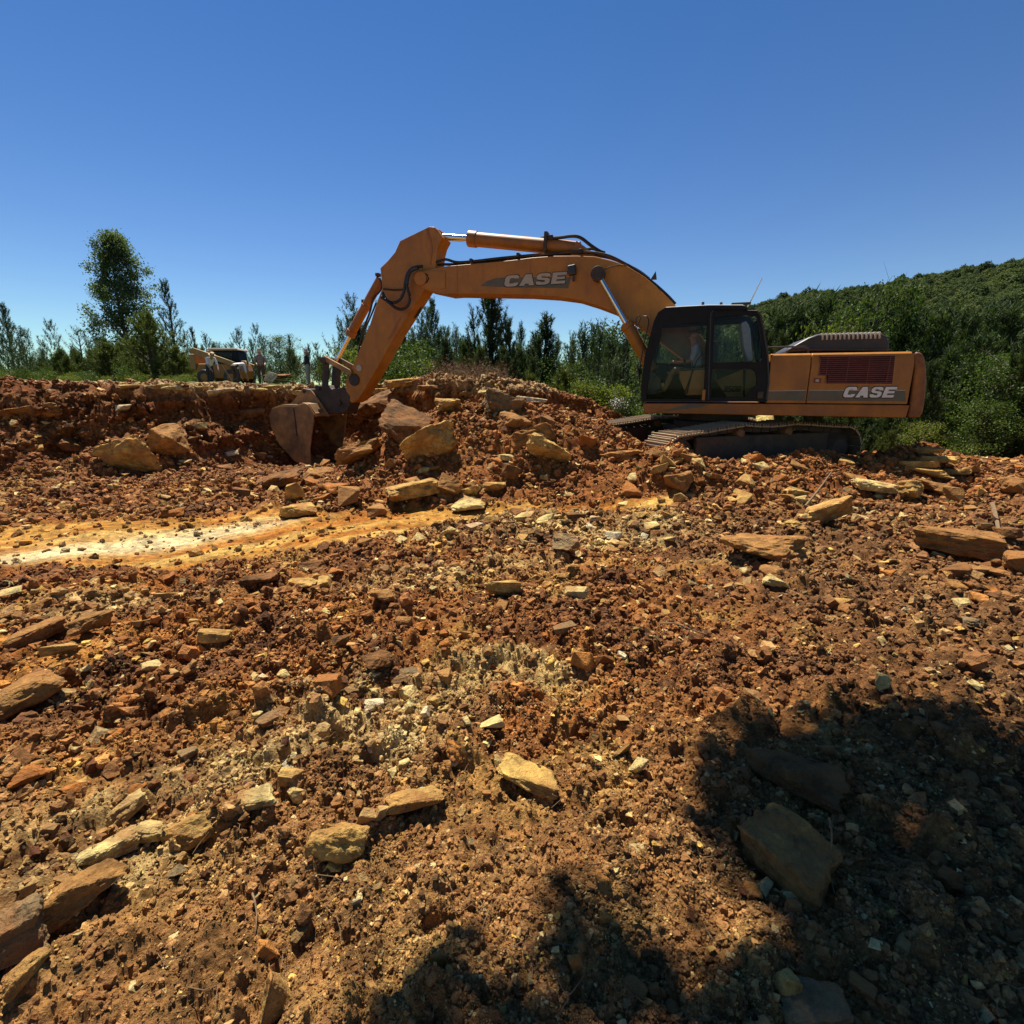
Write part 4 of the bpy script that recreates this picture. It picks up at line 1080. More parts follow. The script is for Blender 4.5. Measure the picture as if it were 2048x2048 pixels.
plant(BROAD[0], 1118, 716, 21, 'light green leafy bush right of the dense dark pine', 'bush', name='leafy_bush', wide=1.1)
plant(BROAD[0], 1240, 645, 26, 'leafy tree rising behind the boom cylinder', name='leafy_tree', wide=1.0)
plant(PINES[2], 1215, 730, 15.5, 'silvery feathery young pine just ahead of the cab', wide=1.0)
plant(BUSHY[1], 1130, 760, 17.5, 'low spiky young pine at the right end of the mound crest', wide=1.2)
plant(BUSHY[1], 1060, 765, 18, 'low spiky young pine behind the middle of the mound crest', wide=1.1)
YK = 1.08
# --- right, beyond the excavator
plant(BROAD[1], 1745, 562, 22, 'sunlit leafy tree rising behind the black engine cover', name='leafy_tree', wide=.62)
plant(BROAD[2], 1672, 640, 21, 'yellow-green leafy tree beside the cab rear, above the hood', name='leafy_tree', wide=.5)
plant(BROAD[1], 2016, 700, 15, 'bright leafy tree at the right edge of the photo', name='leafy_tree', wide=.85)
plant(BROAD[0], 1975, 800, 14.5, 'lower leafy tree against the right edge tree', name='leafy_tree', wide=.9)
plant(BROAD[2], 1850, 842, 14, 'low pale-leaved bush just right of the counterweight', 'bush', name='leafy_bush', wide=1.0)
plant(BUSHY[0], 1785, 868, 13.3, 'bushy young pine behind the rear end of the track', wide=.9)
for k, px, py, Y, wd in [(1, 1800, 640, 22, 1.1), (3, 1835, 628, 24, 1.1), (0, 1872, 655, 20, 1.1), (1, 1905, 640, 23, 1.1), (3, 1940, 650, 21, 1.1), (2, 1960, 690, 17.5, 1.1), (0, 1985, 640, 26, 1.1),
                          (1, 2030, 640, 24, 1.1), (3, 1890, 720, 17, 1.1), (1, 1925, 745, 16, 1.0), (1, 1640, 620, 26, 1.1), (0, 1590, 640, 25, 1.1), (3, 1560, 650, 24, 1.1), (1, 1700, 660, 24, 1.1), (2, 1855, 780, 16, 1.0)]:
    plant(DENSE[k % 2], px, py, Y, 'dark pine in the shaded stand to the right of the counterweight' if px > 1780 else 'dark pine partly hidden behind the engine hood', group='pines right of the counterweight' if px > 1780 else 'pines behind the hood', wide=wd)
for k, px, py, Y in [(0, 1450, 690, 21), (1, 1500, 680, 22), (1, 1400, 680, 22), (3, 1350, 690, 20), (2, 1310, 700, 18), (2, 1640, 845, 17), (0, 1580, 842, 18), (3, 1690, 842, 16), (1, 1735, 835, 16.5)]:
    plant(DENSE[k % 2], px, py, Y, 'pine seen through the cab windows' if px < 1520 else 'pine seen in the gap under the counterweight', group='pines seen through the cab' if px < 1520 else 'pines seen below the counterweight', wide=1.15)
name_rows()
# flowering bush by the far track
fb = plant(SHRUB[0], 1238, 815, 14.2, 'small bush covered in white flowers beside the far track', 'bush', name='flowering_bush', wide=.75)
rg = np.random.default_rng(5)
C = rg.normal(size=(420, 3)) * np.array([.40, .40, .32]) + np.array([0, 0, 1.15]); V, F = leaves(C, .085, rg, .8, .9)
fo = bpy.data.objects.new('flowers', np_mesh('flowers', V, F, M['flower'])); link(fo, fb); fo['kind'] = 'stuff'

# ------------------------------------------------------------------ instanced stuff (uncountable)
def instancer(name, pts, scl, rot, idx, protos, tint=None, label=None):
    col = bpy.data.collections.new(name + '_kinds')
    for k, me in enumerate(protos):
        o = bpy.data.objects.new(name + '_kind', me); o.name = '%s_kind_%02d' % (name, k); col.objects.link(o)
    me = bpy.data.meshes.new(name); me.vertices.add(len(pts)); me.vertices.foreach_set('co', np.asarray(pts, np.float32).ravel())
    a = me.attributes.new('scl', 'FLOAT_VECTOR', 'POINT'); a.data.foreach_set('vector', np.asarray(scl, np.float32).ravel())
    a = me.attributes.new('rot', 'FLOAT_VECTOR', 'POINT'); a.data.foreach_set('vector', np.asarray(rot, np.float32).ravel())
    a = me.attributes.new('pick', 'INT', 'POINT'); a.data.foreach_set('value', np.asarray(idx, np.int32))
    if tint is not None:
        a = me.attributes.new('tint', 'FLOAT_COLOR', 'POINT'); a.data.foreach_set('color', np.concatenate([tint, np.ones((len(tint), 1))], 1).astype(np.float32).ravel())
    o = link(bpy.data.objects.new(name, me)); tag(o, label=label, kind='stuff')
    ng = bpy.data.node_groups.new(name + '_scatter', 'GeometryNodeTree')
    ng.interface.new_socket('Geometry', in_out='INPUT', socket_type='NodeSocketGeometry'); ng.interface.new_socket('Geometry', in_out='OUTPUT', socket_type='NodeSocketGeometry')
    gi = ng.nodes.new('NodeGroupInput'); go = ng.nodes.new('NodeGroupOutput'); ip = ng.nodes.new('GeometryNodeInstanceOnPoints')
    ci = ng.nodes.new('GeometryNodeCollectionInfo'); ci.inputs['Collection'].default_value = col; ci.inputs['Separate Children'].default_value = True; ci.inputs['Reset Children'].default_value = True
    def attr(nm, ty):
        n_ = ng.nodes.new('GeometryNodeInputNamedAttribute'); n_.data_type = ty; n_.inputs['Name'].default_value = nm; return n_.outputs['Attribute']
    e2r = ng.nodes.new('FunctionNodeEulerToRotation'); ng.links.new(attr('rot', 'FLOAT_VECTOR'), e2r.inputs[0])
    ip.inputs['Pick Instance'].default_value = True
    ng.links.new(gi.outputs[0], ip.inputs['Points']); ng.links.new(ci.outputs[0], ip.inputs['Instance']); ng.links.new(attr('pick', 'INT'), ip.inputs['Instance Index'])
    ng.links.new(e2r.outputs[0], ip.inputs['Rotation']); ng.links.new(attr('scl', 'FLOAT_VECTOR'), ip.inputs['Scale']); ng.links.new(ip.outputs[0], go.inputs[0])
    md = o.modifiers.new('scatter', 'NODES'); md.node_group = ng
    return o

def canopy_mesh(seed):
    """a far tree crown: a dark core wrapped in leaf clumps"""
    rg = np.random.default_rng(seed)
    cs = rg.normal(size=(14, 3)); cs[:, 2] = np.abs(cs[:, 2])*.9 - .1; cs /= np.linalg.norm(cs, axis=1)[:, None]
    n = 1500; d = rg.normal(size=(n, 3)); d[:, 2] = np.where(d[:, 2] < -.3, -d[:, 2], d[:, 2]); d /= np.linalg.norm(d, axis=1)[:, None]
    q = ((d[:, None, :] - cs[None])**2).sum(2).min(1); f = (.66 + .40*np.exp(-q*4.5) + rg.normal(size=n)*.05)[:, None]
    C = d*f*np.array([1, 1, 1.1]); nrm = d + rg.normal(size=(n, 3))*.45; nrm /= np.linalg.norm(nrm, axis=1)[:, None]
    a = np.cross(nrm, rg.normal(size=(n, 3))); a /= np.linalg.norm(a, axis=1)[:, None]; b = np.cross(nrm, a); s = rg.uniform(.05, .12, n)[:, None]
    V = np.stack([C + a*s, C + b*s*.7, C - a*s, C - b*s*.7], 1).reshape(-1, 3); F = np.arange(n*4).reshape(-1, 4)
    return np_mesh('canopy', V, F, M['canopy'])
def canopy_mat():
    m, n, p, out = new_mat('far_canopy'); oi = N(n, 'ShaderNodeObjectInfo'); tc = N(n, 'ShaderNodeTexCoord')
    t = noise_tex(n, tc.outputs['Object'], 5, 5, .7)
    a = N(n, 'ShaderNodeMath', operation='MULTIPLY_ADD'); a.inputs[1].default_value = .65; n.links.new(oi.outputs['Random'], a.inputs[0])
    b = N(n, 'ShaderNodeMath', operation='MULTIPLY'); b.inputs[1].default_value = .4; n.links.new(t.outputs['Fac'], b.inputs[0]); n.links.new(b.outputs[0], a.inputs[2])
    c = ramp(n, a.outputs[0], [(.12, (.036, .056, .020)), (.45, (.070, .100, .030)), (.75, (.105, .138, .038)), (.95, (.15, .17, .045))])
    n.links.new(c.outputs[0], p.inputs['Base Color']); p.inputs['Roughness'].default_value = .8; p.inputs['Specular IOR Level'].default_value = .15
    tl = N(n, 'ShaderNodeBsdfTranslucent'); n.links.new(c.outputs[0], tl.inputs[0]); mx = N(n, 'ShaderNodeMixShader'); mx.inputs[0].default_value = .4
    n.links.new(p.outputs[0], mx.inputs[1]); n.links.new(tl.outputs[0], mx.inputs[2]); n.links.new(mx.outputs[0], out.inputs['Surface']); return m
M['canopy'] = canopy_mat()
rg = np.random.default_rng(99)
def far_woods():
    n = 15000; y = rg.uniform(70, 318, n); a = rg.uniform(-.02, 1.30, n); x = a * y
    z = hill_z(x, y); s = rg.gamma(22, .105, n) * (.75 + y/800)
    scl = np.stack([s, s, s*rg.uniform(1.0, 1.6, n)], 1); rot = np.stack([rg.normal(size=n)*.1, rg.normal(size=n)*.1, rg.random(n)*6.28], 1)
    instancer('hillside_forest', np.stack([x, y, z + s*.8], 1), scl, rot, rg.integers(0, 4, n), [canopy_mesh(300 + k) for k in range(4)], label='dense green forest covering the far hillside')
far_woods()
def undergrowth():
    protos = [SHRUB[0][1], SHRUB[1][1], BUSHY[1][1], PINES[2][1], PINES[1][1], DENSE[0][1], DENSE[1][1]]
    P, S, I = [], [], []
    def put(n, xr, yr, sr, kinds, cond=None):
        k = 0
        while k < n:
            y = rg.uniform(*yr); x = rg.uniform(*xr) * y
            if cond and not cond(x, y): continue
            ppx = 1024 + 1024*x/(y*math.cos(PITCH))
            if 375 < ppx < 700 and y < 31: continue
            k += 1; P.append((x, y, hz(x, y) - .05)); s = rg.uniform(*sr); S.append((s, s, s*rg.uniform(.8, 1.15))); I.append(kinds[rg.integers(len(kinds))])
    put(110, (-1.1, -.42), (26, 34), (.3, .6), [1, 1, 0])           # green fringe behind the bank, left
    put(120, (-1.2, -.35), (36, 62), (.5, .85), [2, 3, 4])
    put(26, (-.92, -.62), (30, 40), (.5, .78), [2, 2, 3])
    put(90, (-.30, .30), (19.5, 26), (.8, 1.25), [0, 1, 0])
    put(65, (-.15, .32), (23, 34), (.66, .95), [5, 6, 6, 3])
    put(30, (-.30, -.15), (24, 36), (.38, .58), [5, 6, 3])         # below the pines beyond the mound
    put(110, (-.33, .35), (27, 50), (.65, 1.0), [3, 4, 4, 3])
    put(40, (.10, .30), (16.2, 18.5), (.5, .9), [0, 0, 1])
    put(170, (.28, 1.25), (15.5, 24), (.5, .85), [0, 5, 6, 5, 6])
    put(150, (.25, 1.3), (24, 70), (.8, 1.2), [5, 6, 6])
    n = len(P)
    instancer('undergrowth', P, S, np.stack([np.zeros(n), np.zeros(n), rg.random(n)*6.28], 1), I, protos, label='mixed green brush and saplings filling the gaps below the trees')
undergrowth()
# dry brush on the mound crest
def brush():
    segs = []
    for k in range(700):
        px = rg.uniform(880, 1000); p = at(px, 778, 15.6); x, y = p.x + rg.normal()*.3, 15.4 + rg.normal()*.35; z = hz(x, y)
        d = rg.normal(size=3) * np.array([.5, .5, .2]) + np.array([0, 0, .5]); segs.append(((x, y, z), (x + d[0]*.5, y + d[1]*.5, z + max(.08, d[2]*.7))))
    V, F = needles(segs, 14, .12, .010, rg); me = np_mesh('dry_brush', V, F, M['drygrass'])
    tag(link(bpy.data.objects.new('dry_brush', me)), 'dry brown brush along the crest of the central mound', kind='stuff')
brush()

# ------------------------------------------------------------------ the tree overhead, outside the picture, whose shade falls on the right foreground
def shade_tree():
    rg = np.random.default_rng(77)
    poly = [(1440,1640),(1450,1560),(1480,1490),(1560,1470),(1660,1450),(1780,1440),(1900,1460),(2040,1480),(2300,1500),(2900,1600),(2900,2600),(1500,2700),(640,2350),(640,2060),(760,1990),(880,1940),(1010,1950),(1120,1960),(1240,1900),(1330,1890),(1420,1960),(1560,2010),(1680,1980),(1600,1860),(1500,1760)]
    def inside(px, py):
        c = False; j = len(poly) - 1
        for i in range(len(poly)):
            (xi, yi), (xj, yj) = poly[i], poly[j]
            if (yi > py) != (yj > py) and px < (xj-xi)*(py-yi)/(yj-yi) + xi: c = not c
            j = i
        return c
    root = empty('overhanging_tree', (5.2, -.8, hz(5.2, -.8))); z0 = root.location.z
    tag(root, 'tall leafy tree outside the frame whose shade darkens the lower right', 'tree')
    C = []; tips = []
    gx = np.arange(-1.4, 7.5, .145)
    for x in gx:
        for y in np.arange(-1.2, 4.2, .145):
            x_, y_ = x + rg.normal()*.05, y + rg.normal()*.05
            d = y_*math.cos(PITCH) + EYE*math.sin(PITCH)
            if d < .15: 
                ok = x_ > .2
            else:
                px = 1024 + 1024*x_/d; v = (y_*math.sin(PITCH) - EYE*math.cos(PITCH))/d; py = 1024 - 1024*v
                ok = inside(px, py)
            if not ok: continue
            if d >= .15 and px < 1480 and py > 1780 and float(fbm(np.array([x_]), np.array([y_]), 3.2, 2, 91)[0]) < .10: continue
            hgt = rg.uniform(8.2, 11.5); t = hgt / SUN.z
            tips.append(np.array([x_ + SUN.x*t, y_ + SUN.y*t, hgt]))
    tips = np.array(tips)
    k = np.repeat(np.arange(len(tips)), 30); Cc = tips[k] + rg.normal(size=(len(k), 3))*.10
    V, F = leaves(Cc, .15, rg, .8)
    V = V - np.array(root.location)
    o = bpy.data.objects.new('crown', np_mesh('crown', V, F, M['leaf'])); link(o, root)
    tr = MB(); top = np.array([.6, 1.0, 8.2])
    trunk = [np.array([0, 0, -.4]), np.array([-.1, .1, 2.5]), np.array([-.3, .5, 5]), np.array([-.8, 1.2, 7.2])]
    tr.tube(trunk, [.30, .25, .20, .15], 12)
    for j in rg.choice(len(tips), 46, replace=False):
        e = tips[j] - np.array(root.location); m_ = trunk[3]*.5 + e*.5 + np.array([0, 0, -.3])
        tr.tube([trunk[3], m_, e], [.07, .035, .012], 6, caps=False)
    o = bpy.data.objects.new('trunk', tr.mesh('trunk', M['bark'], True)); link(o, root)
shade_tree()
# ================================================================== rocks
from mathutils import noise as mnoise
GV = GROUND['V']; GC = GROUND['col']
_c, _s = math.cos(PITCH), math.sin(PITCH)
_dep = GV[:, 1]*_c - (GV[:, 2] - EYE)*_s
_ok = (_dep > .3) & (np.hypot(GV[:, 0], GV[:, 1]) < 20)
GI = np.nonzero(_ok)[0]
GPX = 1024 + 1024*GV[GI, 0]/_dep[GI]; GPY = 1024 - 1024*(GV[GI, 1]*_s + (GV[GI, 2] - EYE)*_c)/_dep[GI]; GD = _dep[GI]
_in = (GPX > -1000) & (GPX < 3050) & (GPY < 3400)
GI, GPX, GPY, GD = GI[_in], GPX[_in], GPY[_in], GD[_in]

def surf(px, py):
    """nearest visible ground vertex under a pixel"""
    d2 = (GPX - px)**2 + (GPY - py)**2
    for rad in (5, 9, 16, 30, 60):
        m = np.nonzero(d2 < rad*rad)[0]
        if len(m): break
    k = m[np.argmin(GD[m])] if len(m) else np.argmin(d2)
    return Vector(GV[GI[k]]), float(GD[k])

def hull_mesh(seed, npts=16, boxy=.4, flat=1.0, cuts=0, rough=0., layer=0., name='rock', mat=None, iters=1):
    """angular stone about 1 unit across, z from -.5 to .5"""
    rg = random.Random(seed); bm = bmesh.new()
    for _ in range(npts):
        v = []
        for k in range(3):
            s = rg.uniform(-1, 1); v.append(math.copysign(abs(s)**boxy, s) * .5)
        bm.verts.new(v)
    r = bmesh.ops.convex_hull(bm, input=bm.verts)
    bmesh.ops.delete(bm, geom=[g for g in r['geom_interior'] if isinstance(g, bmesh.types.BMVert)], context='VERTS')
    if cuts:
        bmesh.ops.dissolve_limit(bm, angle_limit=R(9), verts=bm.verts, edges=bm.edges)
        bmesh.ops.bevel(bm, geom=list(bm.edges), offset=.03, segments=1, affect='EDGES')
        bmesh.ops.triangulate(bm, faces=bm.faces)
        for _ in range(iters): bmesh.ops.subdivide_edges(bm, edges=[e for e in bm.edges if e.calc_length() > .6/(cuts+1)/(iters)], cuts=cuts, use_grid_fill=True)
        bmesh.ops.triangulate(bm, faces=bm.faces)
        bm.normal_update()
        co = np.array([v.co[:] for v in bm.verts]); nm = np.array([v.normal[:] for v in bm.verts]); off = np.array([seed*3.1, seed*1.7, seed*.9])
        d = vnoise3(co*2.2 + off)*.9 + vnoise3(co*5.2 + off)*.6 + vnoise3(co*11 + off)*.5 + vnoise3(co*23 + off)*.3
        lay = vnoise3(co*np.array([1.2, 1.2, 9]) + off)*layer*(1 - np.abs(nm[:, 2]))
        co = co + nm*(d*rough + lay)[:, None]
        for v, c in zip(bm.verts, co): v.co = c
    me = bpy.data.meshes.new(name); bm.to_mesh(me); bm.free(); me.materials.append(mat or M['rock'])
    return me

def rock_mat(name, inst=False):
    m, n, p, out = new_mat(name); tc = N(n, 'ShaderNodeTexCoord'); oi = N(n, 'ShaderNodeObjectInfo'); geo = N(n, 'ShaderNodeNewGeometry')
    if inst:
        a = N(n, 'ShaderNodeAttribute', attribute_name='tint', attribute_type='INSTANCER'); base = a.outputs['Color']
    else: base = oi.outputs['Color']
    vec = geo.outputs['Position']
    t1 = noise_tex(n, vec, 9, 8, .65); t2 = noise_tex(n, vec, 48, 6, .65); t3 = noise_tex(n, vec, 3.5, 5, .6)
    f1 = ramp(n, t1.outputs['Fac'], [(.28, (.32, .28, .24)), (.48, (.92,)*3), (.72, (1.5, 1.46, 1.32))]).outputs[0]
    f2 = ramp(n, t2.outputs['Fac'], [(.3, (.72,)*3), (.7, (1.22,)*3)]).outputs[0]
    c = mixc(n, 1.0, base, f1, 'MULTIPLY'); c = mixc(n, 1.0, c, f2, 'MULTIPLY')
    d = ramp(n, t3.outputs['Fac'], [(.44, (0, 0, 0)), (.62, (.7,)*3)]).outputs[0]
    c = mixc(n, d, c, (.30, .125, .038))
    n.links.new(c, p.inputs['Base Color']); p.inputs['Roughness'].default_value = .88; p.inputs['Specular IOR Level'].default_value = .2
    ad = N(n, 'ShaderNodeMath', operation='MULTIPLY_ADD'); ad.inputs[1].default_value = .4
    n.links.new(t2.outputs['Fac'], ad.inputs[0]); n.links.new(t1.outputs['Fac'], ad.inputs[2])
    bump(n, p, ad.outputs[0], 1.0, .045)
    return m
M['rock'] = rock_mat('sandstone'); M['gravel'] = rock_mat('loose_stone', True)
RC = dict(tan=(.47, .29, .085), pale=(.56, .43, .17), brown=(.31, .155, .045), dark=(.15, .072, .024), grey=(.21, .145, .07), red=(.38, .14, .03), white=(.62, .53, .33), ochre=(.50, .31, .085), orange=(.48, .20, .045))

def rock(px, py, w, h, col, label, seed=None, tilt=None, rz=None, name='rock', group=None, bury=.10, mesh=None, cat='rock', flat=None, up=0.):
    P, dep = surf(px, py - h*.12)
    m = dep / 1024
    vd = Vector((P.x, P.y, P.z - EYE)).normalized(); sn = -vd.z; cs = math.hypot(vd.x, vd.y)
    cphi = (P.y*_c - (P.z - EYE)*_s) / max(.3, (Vector((P.x, P.y, P.z - EYE))).length)
    W = w * m * 1.25 * (.35 + .65*cphi); Hp = h * m * (.5 + .5*cphi)
    if flat: Ht = flat * W; D = min(1.2*W, max(.3*W, (Hp - Ht*cs) / max(sn, .12)))
    else:
        D = min(.95*W, max(.58*W, .5*Hp/max(sn, .15))); Ht = max(.34*W, (Hp - D*sn*.75)/cs)
    Ht = min(Ht, 1.4*W)
    seed = seed if seed is not None else rnd.randrange(10000)
    if mesh is None:
        big = w > 95
        mesh = hull_mesh(seed, 12 + seed % 8, .45 + .4*((seed*37) % 11)/10, 1, 3 if big else (2 if w > 45 else 1), .055 if w > 45 else .04, .022 if w > 45 else .01, 'rock', iters=2 if w > 48 else 1)
    o = bpy.data.objects.new(name, mesh); link(o)
    away = Vector((vd.x, vd.y, 0)).normalized()
    o.location = P + away * D*.32 + Vector((0, 0, Ht*(.5 - bury) + up))
    face = math.atan2(away.y, away.x) - math.pi/2
    o.rotation_euler = (R(tilt[0]) if tilt else rnd.uniform(-.14, .14), R(tilt[1]) if tilt else rnd.uniform(-.16, .16), face + (R(rz) if rz is not None else rnd.uniform(-.5, .5)))
    o.scale = (W, D*1.05, Ht)
    c = RC[col]; k = rnd.uniform(.9, 1.1); o.color = (c[0]*k, c[1]*k, c[2]*k, 1)
    tag(o, label, cat, group)
    return o

